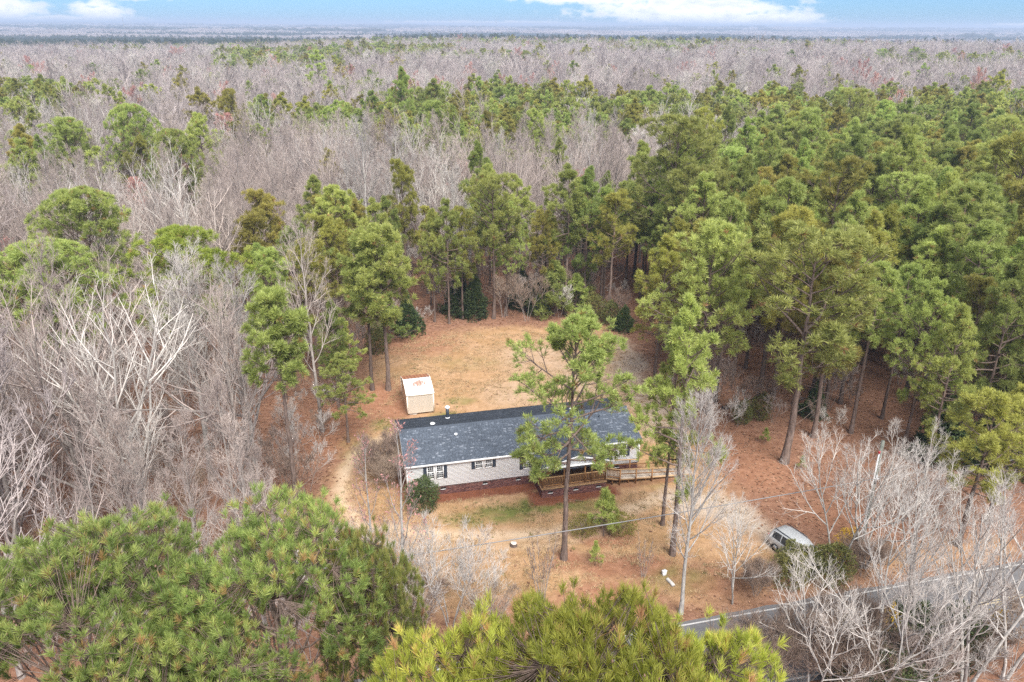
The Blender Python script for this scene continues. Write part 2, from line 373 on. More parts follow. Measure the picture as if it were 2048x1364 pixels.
def make_dome(seed, h, Rc, Hc, n, m, nl, nw, mat_n, dead, gaps, rag):
    """rounded pine crown seen from above: lumpy dome of upright needle tufts on twigs and limbs"""
    r = np.random.default_rng(seed); gt, g = Geo(), Geo()
    P, Rr = trunk_path(h - 0.55 * Hc, 0.0115 * h, 0.05, 12, 0.03, r); gt.tubes(P, Rr, 9)
    az = r.random(n) * 6.283; ph = np.arccos(1 - r.random(n) * 1.35)
    d = np.stack([np.sin(ph) * np.cos(az), np.sin(ph) * np.sin(az), np.cos(ph)], -1)
    q = d * 2.6 + seed
    lump = fbm(q[:, 0] + q[:, 2] * .7, q[:, 1] - q[:, 2] * .4, seed, 2)
    f = (0.72 + 0.56 * lump) * (1 - 0.42 * r.random(n) ** 2.2)
    sprig = r.random(n) < rag; f = np.where(sprig, f * 1.10, f)
    hole = fbm(q[:, 0] * 1.3 + 7, q[:, 1] * 1.3 + q[:, 2], seed + 3, 2) < gaps
    keep = ~hole; d, f, ph, lump = d[keep], f[keep], ph[keep], lump[keep]; n = len(f)
    c = np.array([P[0, -1, 0], P[0, -1, 1], h - Hc * 1.0])
    pos = c + d * f[:, None] * np.array([Rc, Rc, Hc])
    td = nrm(d * 0.55 + np.array([0, 0, 0.85]) + r.normal(0, .25, (n, 3)))
    # limbs: every lump hangs on a limb leaving the trunk
    k = 46; pick = r.choice(n, k, replace=False); tipq = c + (pos[pick] - c) * 0.86
    zb = np.clip(tipq[:, 2] - 0.75 * np.hypot(tipq[:, 0] - c[0], tipq[:, 1] - c[1]) - .2, h * .45, h - 0.6 * Hc)
    t = zb / (h - 0.55 * Hc); x = t * 11; i = np.clip(x.astype(int), 0, 10); fr = (x - i)[:, None]
    b0 = P[0, i] * (1 - fr) + P[0, i + 1] * fr
    s = np.linspace(0, 1, 6)[None, :, None]; L = b0[:, None] * (1 - s) + tipq[:, None] * s
    L[:, :, 2] -= (np.sin(s * np.pi) * .25)[..., 0]; L[:, 1:-1] += r.normal(0, .07, (k, 4, 3))
    gt.tubes(L, np.linspace(.055, .018, 6)[None].repeat(k, 0), 5)
    # twigs from the nearest limb point to each tuft
    cand = L[:, 2:].reshape(-1, 3); D = ((pos[:, None] - cand[None]) ** 2).sum(-1); a = cand[D.argmin(1)]
    mid = (a + pos) / 2 + r.normal(0, .06, (n, 3)) - np.array([0, 0, .08])
    g.tubes(np.stack([a, mid, pos], 1), np.array([[.012, .009, .007]]).repeat(n, 0), 3, 0)
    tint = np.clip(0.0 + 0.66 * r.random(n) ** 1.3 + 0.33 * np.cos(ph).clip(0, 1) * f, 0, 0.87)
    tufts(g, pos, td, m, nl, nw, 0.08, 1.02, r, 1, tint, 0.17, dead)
    cn = pos[r.choice(n, 260)] - d[r.choice(n, 260)] * .1 + r.normal(0, .05, (260, 3)); e = np.array([0, 0, .055])
    oc = np.array([(1, 0, 0), (0, 1, 0), (-1, 0, 0), (0, -1, 0)], float) * .036
    V = np.concatenate([cn[:, None] + oc[None], (cn + e)[:, None], (cn - e)[:, None]], 1); fb = np.array([(0, 1, 4), (1, 2, 4), (2, 3, 4), (3, 0, 4), (1, 0, 5), (2, 1, 5), (3, 2, 5), (0, 3, 5)])
    g.add(V.reshape(-1, 3), (np.arange(260)[:, None, None] * 6 + fb[None]).reshape(-1, 3), 2, 0)
    return gt.mesh('trunk', [M['pine_bark']], True), g.mesh('crown', [M['pine_bark'], M[mat_n], M['cone']])

def make_bare(seed, h=18, kind='upright', bark='pale_bark', twig='pale_twig', per=(18, 7, 6, 3), rt=0.011, lw=1.0, buds=None, spread=1.0, stems=1, r0=0.012, joined=False):
    r = np.random.default_rng(seed); gt, g = Geo(), Geo()
    for sidx in range(stems):
        if stems > 1:
            a = sidx / stems * 6.283 + r.random(); ln = (math.cos(a) * h * 0.22 * spread, math.sin(a) * h * 0.22 * spread)
            P, Rr = trunk_path(h * r.uniform(0.75, 1), r0 * 0.55 * h, 0.002 * h, 10, 0.05 * h / 10, r, ln, 1.1)
            P[0, :, :2] += np.array([math.cos(a), math.sin(a)]) * 0.12
        elif kind == 'spread':
            P, Rr = trunk_path(h * 0.55, r0 * h, 0.006 * h, 9, 0.06 * h / 18, r)
        else:
            P, Rr = trunk_path(h * 0.98, r0 * h, 0.0015 * h, 14, 0.05 * h / 18, r)
        gt.tubes(P, Rr, 8)
        if kind == 'spread':
            B1, R1 = grow(P, Rr, max(6, per[0] // 2), 0.42, 1.0, 0.50, 0.16, lambda t, pl: h * 0.50 * lw * np.ones_like(t), 9, 0.55, 0.085, 0.018, 0.025, r)
            L2 = lambda t, pl: pl * 0.46 * (1.15 - 0.7 * t); a2 = 0.58; t20 = 0.18
        else:
            ang = lambda t: 0.92 - 0.42 * t
            B1, R1 = grow(P, Rr, per[0], 0.28 if stems == 1 else 0.3, 0.97, ang, 0.14, lambda t, pl: h * 0.36 * lw * spread * np.clip(1.15 - t, 0.1, 1) ** 0.7, 8, 0.70, 0.065, 0.0125, 0.013, r)
            L2 = lambda t, pl: pl * 0.42 * (1.15 - 0.8 * t); a2 = 0.56; t20 = 0.20
        g.tubes(B1, R1, 5, 0)
        B2, R2 = grow(B1, R1, per[1], t20, 1.0, a2, 0.17, L2, 5, 0.40, 0.085, 0.015, rt * 1.25, r)
        g.tubes(B2, R2, 4, 1)
        B3, R3 = grow(B2, R2, per[2], 0.2, 1.0, 0.56, 0.18, lambda t, pl: 0.18 + pl * 0.42 * (1.2 - 0.8 * t), 3, 0.35, 0.10, 0.016, rt, r)
        g.tubes(B3, R3, 3, 1, r.random(len(B3)))
        last = B3
        if per[3]:
            B4, R4 = grow(B3, R3, per[3], 0.25, 1.0, 0.6, 0.2, lambda t, pl: 0.15 + pl * 0.45, 2, 0.3, 0.15, 0.014, rt * 0.8, r)
            g.tubes(B4, R4, 3, 1, r.random(len(B4))); last = B4
        if buds:
            p, d = tips(last)
            tufts(g, p, d, buds, 0.20, 0.07, 0.1, 1.3, r, 2, r.random(len(p)) * 0.8, 0.3)
    if joined: return g.merge(gt).mesh('bare_tree', [M[bark], M[twig], M['bud']])
    return gt.mesh('trunk', [M[bark]], True), g.mesh('crown', [M[bark], M[twig], M['bud']])
def make_leafy(seed, h, rad, n, leaf, mat_n, shape='round', stems=4):
    r = np.random.default_rng(seed); gt, g = Geo(), Geo()
    for i in range(stems):
        a = r.random() * 6.283
        P, Rr = trunk_path(h * 0.8, 0.035, 0.012, 6, 0.04, r, (math.cos(a) * rad * 0.6, math.sin(a) * rad * 0.6), 1.0); gt.tubes(P, Rr, 5)
    u = r.random(n); az = r.random(n) * 6.283
    z = r.random(n) ** 0.85
    if shape == 'cone': rr = rad * (1 - z) ** 0.8 + 0.08
    else: rr = rad * np.sqrt(np.clip(1 - (2 * z - 0.85) ** 2 / 1.35, 0.02, 1))
    lump = 0.25 + 1.25 * fbm(np.cos(az) * 1.7 + seed, np.sin(az) * 1.7 + z * 5, seed, 3)
    q = rr * lump * (0.35 + 0.65 * u ** 0.45)
    pos = np.stack([np.cos(az) * q, np.sin(az) * q, 0.06 + z * h * (0.70 + 0.5 * fbm(np.cos(az) * 1.3 + 3, np.sin(az) * 1.3, seed + 5))], -1)
    d = nrm(np.stack([np.cos(az) * .7, np.sin(az) * .7, 0.5 + 0 * az], -1) + r.normal(0, .35, (n, 3)))
    tint = np.clip(r.random(n) * 0.7 + 0.15 * z, 0, .87)
    tufts(g, pos, d, 5, leaf, leaf * 0.36, 0.2, 1.3, r, 1, tint, leaf * .5)
    return gt.mesh('stem', [M['pine_bark']], True), g.mesh('foliage', [M['pine_bark'], M[mat_n]])

# ------------------------------------------------------------------ terrain
def terr(x, y):
    x = np.asarray(x, float); y = np.asarray(y, float); r = np.hypot(x, y)
    a = smooth(220, 900, r)
    z = -17.0 * smooth(850, 2100, r) + 25.0 * smooth(2800, 10500, r)
    z = z + a * (fbm(x / 420 + 3.1, y / 420, 21, 3) - 0.5) * (7 + 11 * smooth(900, 4000, r))
    z = z + smooth(2500, 6000, r) * (fbm(x / 1700 + 5, y / 1300, 33, 3) - 0.5) * 40
    z = z - 5.0 * smooth(-120, -320, x) * smooth(250, 520, y) * (1 - smooth(1500, 2600, r))
    return z
def axis(lo, hi, step, far_lo, far_hi, g=1.16):
    c = list(np.arange(lo, hi + 1e-6, step)); s = step; v = c[-1]
    while v < far_hi: s *= g; v += s; c.append(v)
    s = step; v = c[0]; L = []
    while v > far_lo: s *= g; v -= s; L.append(v)
    return np.array(L[::-1] + c)
gx = axis(-34, 42, 0.36, -15500, 15500, 1.13); gy = axis(34, 112, 0.40, -140, 17000, 1.13)
GX, GY = np.meshgrid(gx, gy); GZ = terr(GX, GY) + 0.05 * (fbm(GX / 3, GY / 3, 4, 3) - 0.5) * (1 - smooth(150, 300, np.hypot(GX, GY)))
HA = R(13.513); HO = np.array([-8.68, 55.30]); HU = np.array([math.cos(HA), math.sin(HA)]); HV = np.array([-math.sin(HA), math.cos(HA)])
clearing = [(-16.4, 50.1), (-16.8, 58.3), (-16.6, 68.4), (-17.9, 79.0), (-17.4, 87.7), (-14.4, 92.0), (-8.3, 95.6), (-1.7, 96.6), (5.9, 97.6), (10.8, 98.6), (14.4, 94.6), (15.9, 89.8), (16.3, 82.2),
            (17.4, 74.4), (18.2, 67.8), (19.6, 62.1), (20.4, 55.6), (21.8, 51.4), (24.5, 49.5), (30, 50.2), (40, 52.5), (40, 48.2), (30.3, 45.6), (22.6, 44.0), (16.6, 42.6), (12.0, 41.4), (6.1, 40.5), (-0.7, 40.0), (-5.5, 40.5), (-9.8, 43.0)]
fx, fy = GX.ravel(), GY.ravel()
near = (np.abs(fx) < 80) & (fy > 20) & (fy < 140)
nx, ny = fx[near], fy[near]
n1 = fbm(nx / 2.2, ny / 2.2, 51, 4) - 0.5; n2 = fbm(nx / 0.7, ny / 0.7, 57, 3) - 0.5; n3 = fbm(nx / 7, ny / 7, 61, 3) - .5
def put(v, base=0.0): a = np.full(fx.shape, base); a[near] = v; return a
sdc = poly_sd(nx, ny, clearing) + n1 * 3.5 + n2 * 1.2
grass_m = smooth(-0.8, 3.6, sdc)
lu = (nx - HO[0]) * HU[0] + (ny - HO[1]) * HU[1]; lv = (nx - HO[0]) * HV[0] + (ny - HO[1]) * HV[1]
def rect(u0, u1, v0, v1, soft=0.25):
    d = np.minimum(np.minimum(lu - u0, u1 - lu), np.minimum(lv - v0, v1 - lv)); return smooth(-soft, soft, d + n2 * 0.5)
def disc(x, y, r, s=0.6, ay=1.0): return smooth(-s, s, r - np.hypot(nx - x, (ny - y) / ay) + n1 * 1.2)
mulch = np.maximum.reduce([rect(1.6, 11.6, -1.0, 0.6), rect(10.0, 17.6, -3.3, -1.2), rect(16.5, 25, -2.4, -1.5) * 0.4, rect(17.3, 21.0, -0.4, 0.6), rect(-.7, .3, 0, 8.4) * .6])
red = np.maximum.reduce([disc(4.0, 47.4, 1.3), disc(7.2, 50.4, 2.2, .8, .6), disc(6.5, 46.8, 1.4, .8), disc(9.5, 46.8, 2.6, 1.2, .5), disc(7, 43.4, 3.4, 1.5, .5), disc(1, 42, 3, 1.2, .5) * .8, disc(14.5, 45.5, 3.0, 1.6, .6) * .7,
                         disc(-13.5, 73.5, 3.4, 1.4, 1.5), disc(-17, 69, 3, 1.5, 2.2), disc(-14.2, 50.8, 2.7, 1.5, 1.3) * .75, disc(-11.5, 46.5, 3.6, 1.6, .8) * .5, disc(-12, 90, 5, 3, .8) * .7,
                         disc(22.5, 62, 3, 1.5, 2) * .8, disc(28, 53, 4, 2, .6) * .7])
sand = np.maximum.reduce([smooth(-0.8, 0.8, poly_sd(nx, ny, [(11.6, 56.3), (14.6, 57.2), (17.9, 56.4), (19.9, 54.8), (21, 51.5), (22.5, 49.5), (20.0, 48.6), (18.5, 51.2), (15.3, 52.9), (11.9, 55.2)]) + n1 * 2.5),
                          0.8 * smooth(-1.5, 1.2, poly_sd(nx, ny, [(13.9, 92), (11.6, 84), (12.2, 74), (13.2, 66), (17.4, 66), (16.6, 74), (15.4, 83), (15.6, 90)]) + n1 * 3.5),
                          0.55 * disc(8.5, 79, 4.5, 3, 1.3), 0.35 * disc(2, 76, 5, 3, .8), 0.35 * disc(4, 85, 6, 3)])
track = np.clip(1.15 - line_d(nx, ny, [(-9.5, 67.5), (-12.2, 66.0), (-14.3, 63.2), (-14.9, 60.0), (-14.5, 55.5), (-12.0, 51.6), (-5, 50.4), (3, 50.6), (8, 53.2), (12, 55.4)]) / 0.9 + n2 * .8, 0, 1)
track = np.maximum(track, 0.5 * np.clip(1.1 - np.abs(line_d(nx, ny, [(-12.0, 50.2), (-5, 49.0), (3, 49.2), (9, 51.8)])) / 0.7 + n2, 0, 1))
green = np.clip(np.maximum.reduce([disc(-0.5, 53.4, 2.4, 1.3, .55), disc(2.2, 54.6, 1.8, 1.0, .6) * 1., disc(6.2, 54.8, 2.8, 1, .35) * .8, disc(-3.5, 52.6, 2.4, 1.2, .5) * .7, disc(-12.4, 68.5, 1.9, 1.2, .8) * .7, disc(-6.8, 70.3, 1.6, 1, .8) * .8, disc(-5.5, 73.8, 2, 1.2, .5) * .6,
                                   disc(-14.6, 64, 2.0, 1.6, 1.6) * .5, disc(3.4, 72, 1.2, .8) * .5, disc(-5, 84, 5, 3, .5) * .35, disc(12.5, 45.5, 2.5, 1.4, .6) * .5, disc(12, 58, 1.5, .8, .6) * .4]) * (0.25 + 1.5 * (n2 + 0.5)) - .15, 0, 1)
kill = (1 - mulch)
grass_m = grass_m * (1 - np.clip(red * 0.85, 0, 1)) * kill
g = Geo()
ny_, nx_ = GX.shape
ii = (np.arange(ny_ - 1)[:, None] * nx_ + np.arange(nx_ - 1)[None]).ravel()
g.add(np.stack([fx, fy, GZ.ravel()], -1), np.stack([ii, ii + 1, ii + 1 + nx_, ii + nx_], -1))
def ground_mat(t):
    pos = worldpos(t)
    a1 = noise(t, pos, 0.35, 5, 0.6); a2 = noise(t, pos, 1.7, 6, 0.65); a3 = noise(t, pos, 9.0, 4, 0.7); a4 = noise(t, pos, 30.0, 3, 0.7)
    mixn = mth(t, 'ADD', mth(t, 'MULTIPLY', a2, 0.45), mth(t, 'ADD', mth(t, 'MULTIPLY', a3, 0.3), mth(t, 'MULTIPLY', a4, 0.25)))
    straw = ramp(t, mixn, [(0.30, (0.1915, 0.1145, 0.06016)), (0.48, (0.3256, 0.1993, 0.1128)), (0.66, (0.45, 0.2926, 0.1767))])
    strawb = ramp(t, mixn, [(0.30, (0.1485, 0.09158, 0.04211)), (0.5, (0.2777, 0.1654, 0.08122)), (0.68, (0.3926, 0.2417, 0.1278))])
    straw = mixc(t, ramp(t, a1, [(0.35, 0.0), (0.62, 1.0)]), straw, strawb)
    litter = ramp(t, mixn, [(0.32, (0.07278, 0.03496, 0.02227)), (0.48, (0.1726, 0.08739, 0.0553)), (0.66, (0.3079, 0.1789, 0.119))])
    redm = ramp(t, mixn, [(0.32, (0.1259, 0.05494, 0.03072)), (0.5, (0.2379, 0.1149, 0.06605)), (0.66, (0.3453, 0.1873, 0.119))])
    sandc = ramp(t, mixn, [(0.3, (0.272, 0.212, 0.16)), (0.55, (0.376, 0.308, 0.248))])
    mul = ramp(t, mixn, [(0.3, (0.08, 0.0272, 0.016)), (0.6, (0.188, 0.072, 0.04))])
    grn = ramp(t, mixn, [(0.3, (0.06, 0.068, 0.0176)), (0.6, (0.148, 0.156, 0.044))])
    fm = attr(t, 'far')
    farc = ramp(t, noise(t, pos, 0.02, 5, .6), [(0.35, (0.144, 0.1116, 0.1044)), (0.65, (0.216, 0.1728, 0.162))])
    gm = attr(t, 'grass')
    c = mixc(t, gm, litter, straw)
    c = mixc(t, attr(t, 'red'), c, redm)
    c = mixc(t, attr(t, 'sand'), c, sandc)
    c = mixc(t, attr(t, 'track'), c, mixc(t, 0.6, straw, (0.50, 0.395, 0.285)))
    c = mixc(t, attr(t, 'green'), c, grn)
    c = mixc(t, attr(t, 'mulch'), c, mul)
    c = mixc(t, fm, c, farc)
    return pbr(t, c, 0.95, 0.1, 0, mixn, 0.9, 0.12)
me = g.mesh('ground', [mat('ground', ground_mat)], True)
for nm, v in (('grass', put(grass_m)), ('red', put(red * 0.85 * kill)), ('sand', put(np.clip(sand * (0.95 + n2 * .8), 0, 1) * kill)), ('track', put(track * kill)), ('green', put(green * kill)), ('mulch', put(mulch)), ('far', smooth(180, 420, np.hypot(fx, fy)))):
    at = me.attributes.new(nm, 'FLOAT', 'POINT'); at.data.foreach_set('value', v.astype(np.float32))
go = bpy.data.objects.new('ground', me); COL.objects.link(go); go['kind'] = 'structure'
go['label'] = 'straw coloured lawn and red brown leaf litter running to the horizon'

# road: asphalt sheet, painted lines as thin sheets above it
RD = np.array([math.cos(R(13.9)), math.sin(R(13.9))]); RN = np.array([-RD[1], RD[0]]); RO = np.array([12.87, 41.05])
def strip(g, s0, s1, o0, o1, z, mi=0, step=2.0, jit=0.0):
    s = np.arange(s0, s1 + step, step); n = len(s)
    e0 = o0 + jit * (fbm(s / 2.0, s * 0, 3) - .5); e1 = o1 + jit * (fbm(s / 1.7, s * 0 + 9, 5) - .5)
    p = np.concatenate([RO + s[:, None] * RD + e0[:, None] * RN, RO + s[:, None] * RD + e1[:, None] * RN]) if jit else np.concatenate([RO + s[:, None] * RD + o0 * RN, RO + s[:, None] * RD + o1 * RN])
    i = np.arange(n - 1); g.add(np.column_stack([p, np.full(2 * n, z)]), np.stack([i, i + 1, i + 1 + n, i + n], -1), mi)
def asphalt(t):
    pos = worldpos(t); a = noise(t, pos, 25, 4, 0.7); b = noise(t, pos, 0.8, 5, 0.6)
    c = ramp(t, mth(t, 'ADD', mth(t, 'MULTIPLY', a, .5), mth(t, 'MULTIPLY', b, .5)), [(0.35, (0.08364, 0.08115, 0.08364)), (0.65, (0.1427, 0.1378, 0.1402))])
    return pbr(t, c, 0.85, 0.25, 0, a, 0.3, 0.01)
g = Geo(); strip(g, -120, 160, -6.2, 0.35, 0.045, 0, 1.0, 0.35)
ro = g.obj('road', [mat('asphalt', asphalt)], None, 'structure'); ro['label'] = 'grey two lane road with white edge lines'
def paint(col):
    def f(t):
        n = noise(t, worldpos(t), 14, 5, .7)
        return pbr(t, mixc(t, ramp(t, n, [(0.42, 0.0), (0.6, 1.0)]), col, (0.3, 0.29, 0.28)), 0.7, 0.3)
    return f
g = Geo(); strip(g, -120, 160, -0.06, 0.06, 0.050); strip(g, -120, 160, -5.86, -5.74, 0.050)
g.obj('road_marking', [mat('white_paint', paint((0.42, 0.41, 0.40)))], ro)
g = Geo(); strip(g, -120, 160, -2.86, -2.76, 0.050); strip(g, -120, 160, -3.06, -2.96, 0.050)
g.obj('road_marking', [mat('yellow_paint', paint((0.40, 0.29, 0.10)))], ro)

# ------------------------------------------------------------------ house
M['white'] = plain('white_trim', (0.72, 0.71, 0.70), 0.5, 0.3, 0.05)
def siding_mat(col):
    def f(t):
        n = noise(t, objvec(t), 1.2, 5, .6)
        return pbr(t, mixc(t, n, tuple(x * .93 for x in col), col), 0.45, 0.35)
    return f
M['siding'] = mat('vinyl_siding', siding_mat((0.86, 0.87, 0.875)))
M['shed_siding'] = mat('cream_siding', siding_mat((0.78, 0.72, 0.63)))
M['shutter'] = plain('shutter_black', (0.022, 0.028, 0.04), 0.5, 0.3)
def glass(t):
    n = noise(t, objvec(t), 1.5, 2)
    return pbr(t, mixc(t, n, (0.02, 0.024, 0.03), (0.075, 0.08, 0.085)), 0.06, 0.6)
M['glass'] = mat('window_glass', glass)
def shingle(t):
    a = attr(t, 'tint'); n = noise(t, objvec(t), 60, 3, .7); b = noise(t, objvec(t), 0.7, 4, .6)
    c = ramp(t, a, [(0.0, (0.05743, 0.06822, 0.08684)), (0.45, (0.06925, 0.0824, 0.1038)), (0.80, (0.08277, 0.09745, 0.1218)), (0.90, (0.1056, 0.1222, 0.1492)), (1.0, (0.1604, 0.1772, 0.2077))])
    c = mixc(t, 1.0, c, ramp(t, n, [(0.2, (0.75,) * 3), (0.8, (1.25,) * 3)]), 'MULTIPLY')
    c = mixc(t, 1.0, c, ramp(t, b, [(0.3, (0.88,) * 3), (0.7, (1.12,) * 3)]), 'MULTIPLY')
    return pbr(t, c, 0.9, 0.2)
M['shingle'] = mat('roof_shingle', shingle)
def brick(t):
    a = attr(t, 'tint'); n = noise(t, objvec(t), 30, 3)
    c = ramp(t, a, [(0.0, (0.054, 0.02352, 0.022)), (0.5, (0.0972, 0.03864, 0.03344)), (1.0, (0.1584, 0.0714, 0.0572))])
    return pbr(t, mixc(t, 1.0, c, ramp(t, n, [(0.2, (0.8,) * 3), (0.8, (1.2,) * 3)]), 'MULTIPLY'), 0.9, 0.15)
M['brick'] = mat('red_brick', brick); M['mortar'] = plain('mortar', (0.34, 0.30, 0.27), 0.95, 0.1)
def wood(c0, c1):
    def f(t):
        mp = N(t, 'ShaderNodeMapping'); mp.inputs['Scale'].default_value = (3, 3, 3); t.links.new(objvec(t), mp.inputs[0])
        n = noise(t, mp.outputs[0], 2.0, 6, .7); r = orand(t)
        return pbr(t, hsv(t, ramp(t, n, [(0.3, c0), (0.7, c1)]), None, None, mth(t, 'ADD', 0.8, mth(t, 'MULTIPLY', r, .4))), 0.8, 0.2)
    return f
M['wood'] = mat('treated_wood', wood((0.1716, 0.0819, 0.03276), (0.312, 0.1677, 0.0741)))
M['rail_wood'] = mat('rail_wood', wood((0.3276, 0.195, 0.0936), (0.4524, 0.2964, 0.156)))
M['deck_wood'] = mat('deck_wood', wood((0.1326, 0.0702, 0.0351), (0.234, 0.1326, 0.0702)))
M['grey_wood'] = mat('weathered_wood', wood((0.3276, 0.2652, 0.2106), (0.468, 0.3978, 0.3276)))
M['dark'] = plain('dark_void', (0.02, 0.018, 0.016), 0.9, 0.1)
M['metal_dark'] = plain('flue_metal', (0.035, 0.045, 0.06), 0.45, 0.5)
M['metal_lite'] = plain('galvanised', (0.62, 0.63, 0.65), 0.4, 0.5)
M['concrete'] = plain('concrete', (0.42, 0.40, 0.37), 0.9, 0.2)

def hw(u, v, z=0.0): p = HO + HU * u + HV * v; return (p[0], p[1], z)
HL, HD = 20.60, 8.10            # wall length, wall depth (local: u along the front, v to the rear)
house = thing('manufactured_home', 'long low pale sided house with dark shingled roof and black shutters', 'house', hw(0.05, 0.15), HA)
ZB, ZE, ZR, OV = 0.86, 3.16, 4.30, 0.16
def clap(g, a, b, z0, ztop, nrm_, course=0.125, out=0.011):
    """stepped clapboards between two points on a wall; ztop(s) gives the wall height along it"""
    a, b, nv = np.array(a, float), np.array(b, float), np.array(nrm_, float); n = int(math.ceil((max(ztop(s) for s in np.linspace(0, 1, 21)) - z0) / course))
    for i in range(n):
        zl, zh = z0 + i * course, z0 + (i + 1) * course
        ss = np.linspace(0, 1, 241); ok = np.array([ztop(s) > zl + 0.01 for s in ss])
        if not ok.any(): break
        s0, s1 = ss[ok][0], ss[ok][-1]
        zt = min(zh, max(ztop(s0 + (s1 - s0) * .5), zl + .02))
        p0, p1 = a + (b - a) * s0, a + (b - a) * s1
        o = nv * out
        v = [(*(p0 + o), zl), (*(p1 + o), zl), (*p1, zt), (*p0, zt), (*p0, zl), (*p1, zl)]
        g.add(v, [(0, 1, 2, 3), (4, 5, 1, 0)], 0)
flat = lambda s: ZE
gab = lambda s: ZE + (ZR - ZE - 0.10) * (1 - abs(2 * s - 1))
g = Geo(); g.box((0.03, 0.03, ZB), (HL - .03, HD - .03, ZE - .01))
g.add([(0.03, .03, ZE - .012), (.03, HD - .03, ZE - .012), (.03, HD / 2, ZR - .13), (HL - .03, .03, ZE - .012), (HL - .03, HD - .03, ZE - .012), (HL - .03, HD / 2, ZR - .13)], [(0, 1, 2), (5, 4, 3)])
clap(g, (0, 0), (HL, 0), ZB, flat, (0, -1)); clap(g, (HL, HD), (0, HD), ZB, flat, (0, 1))
clap(g, (0, HD), (0, 0), ZB, gab, (-1, 0)); clap(g, (HL, 0), (HL, HD), ZB, gab, (1, 0))
g.obj('wall', M['siding'], house)
for (x, y) in ((0, 0), (HL, 0), (0, HD), (HL, HD)):
    g = Geo(); g.box((x - .045, y - .045, ZB), (x + .045, y + .045, ZE - .03)); g.obj('corner_trim', M['white'], house)
def bricks(g, a, b, z0, z1, nv, r):
    a, b, nv = Vector((*a, 0)), Vector((*b, 0)), Vector((*nv, 0)); L = (b - a).length; d = (b - a).normalized()
    rows = int((z1 - z0) / 0.0762); 
    for k in range(rows):
        x = -0.11 if k % 2 else 0.0
        while x < L:
            x0, x1 = max(x, 0.0), min(x + 0.205, L); x += 0.2155
            if x1 - x0 < 0.03: continue
            p = a + d * x0; q = a + d * x1; o = nv * (0.012 + 0.004 * r.random()); zl = z0 + k * 0.0762; zh = zl + 0.064
            V = [p + o, q + o, q, p]
            v = [(*w.xy, zl) for w in V] + [(*w.xy, zh) for w in V]
            g.add(v, [(0, 1, 5, 4), (4, 5, 6, 7), (1, 2, 6, 5), (3, 0, 4, 7)], 0, r.random())
r_ = np.random.default_rng(5)
g = Geo(); g.box((.05, .05, -.2), (HL - .05, HD - .05, ZB - .004)); fnd = g.obj('foundation', M['mortar'], house)
g = Geo(); bricks(g, (.05, .05), (HL - .05, .05), -.04, ZB - .006, (0, -1), r_); bricks(g, (.05, HD - .05), (.05, .05), -.04, ZB - .006, (-1, 0), r_); bricks(g, (HL - .05, .05), (HL - .05, HD - .05), -.04, ZB - .006, (1, 0), r_)
g.obj('skirting_brick', M['brick'], fnd, 'stuff')
def f_vent(u, v, z, par):
    g = Geo(); g.box((u - .2, v - .03, z - .09), (u + .2, v + .02, z + .09)); o = g.obj('foundation_vent', M['dark'], par)
    g = Geo(); g.box((u - .22, v - .055, z - .125), (u + .22, v + .02, z - .088)); g.obj('vent_sill', M['white'], o)
for u in (3.0, 6.62, 9.55, 18.6): f_vent(u, .05, .62, fnd)

def roof_slope(g, P0, U, Vv, nU, nV, r, cw=0.25, ch=0.13, th=0.02, clip=None):
    """individual shingle tabs laid in staggered courses on the plane P0 + a*U + b*Vv"""
    P0, U, Vv = (np.array(q, float) for q in (P0, U, Vv)); Nn = np.cross(U, Vv)
    rows = int(math.ceil(nV / ch)); vs, fs, ts = [], [], []
    for k in range(rows):
        b0, b1 = k * ch, min((k + 1) * ch + 0.03, nV); off = r.random() * cw; a = -off
        while a < nU:
            w_ = cw * (0.55 + 0.9 * r.random()); a0, a1 = max(a, 0), min(a + w_ - 0.006, nU); a += w_
            if a1 - a0 < 0.02: continue
            if clip is not None:
                lo, hi = clip(b0); a0, a1 = max(a0, lo), min(a1, hi)
                if a1 - a0 < 0.02: continue
            h0 = th * (0.75 + 0.5 * r.random())
            q = [P0 + U * a0 + Vv * b0, P0 + U * a1 + Vv * b0, P0 + U * a1 + Vv * b1, P0 + U * a0 + Vv * b1]
            n = len(vs) * 8
            vs.append([q[0], q[1], q[0] + Nn * h0, q[1] + Nn * h0, q[2] + Nn * .004, q[3] + Nn * .004, q[2], q[3]])
            fs += [(n, n + 1, n + 3, n + 2), (n + 2, n + 3, n + 4, n + 5), (n + 1, n + 6, n + 4, n + 3), (n + 7, n, n + 2, n + 5)]
            x = r.random(); t_ = (0.84 + 0.16 * r.random()) if x < 0.12 else 0.8 * r.random(); ts += [t_] * 4
    g.add(np.array(vs).reshape(-1, 3), np.array(fs), 0, np.array(ts))
slope = math.atan2(ZR - ZE, HD / 2); cs_, sn = math.cos(slope), math.sin(slope)
SL = (HD / 2 + OV) / cs_
e0 = ZE - OV * math.tan(slope) + 0.115
g = Geo()
u0, u1 = -OV, HL + OV
pr = [(-OV, e0 - .10), (HD / 2, ZR + .015), (HD + OV, e0 - .10), (HD + OV, e0 - .02), (HD / 2, ZR + .095), (-OV, e0 - .02)]
v = [(u0, a, b) for a, b in pr] + [(u1, a, b) for a, b in pr]
g.add(v, [(0, 1, 4, 5), (1, 2, 3, 4), (11, 10, 7, 6), (10, 9, 8, 7), (5, 4, 10, 11), (4, 3, 9, 10), (0, 6, 7, 1), (1, 7, 8, 2)])
roof = g.obj('roof', M['shingle'], house)
g = Geo(); eps = .004
roof_slope(g, (u0 - .02, -OV - .02, e0 - .02 + eps - .02 * math.tan(slope)), (1, 0, 0), (0, cs_, sn), u1 - u0 + .04, SL + .02, r_)
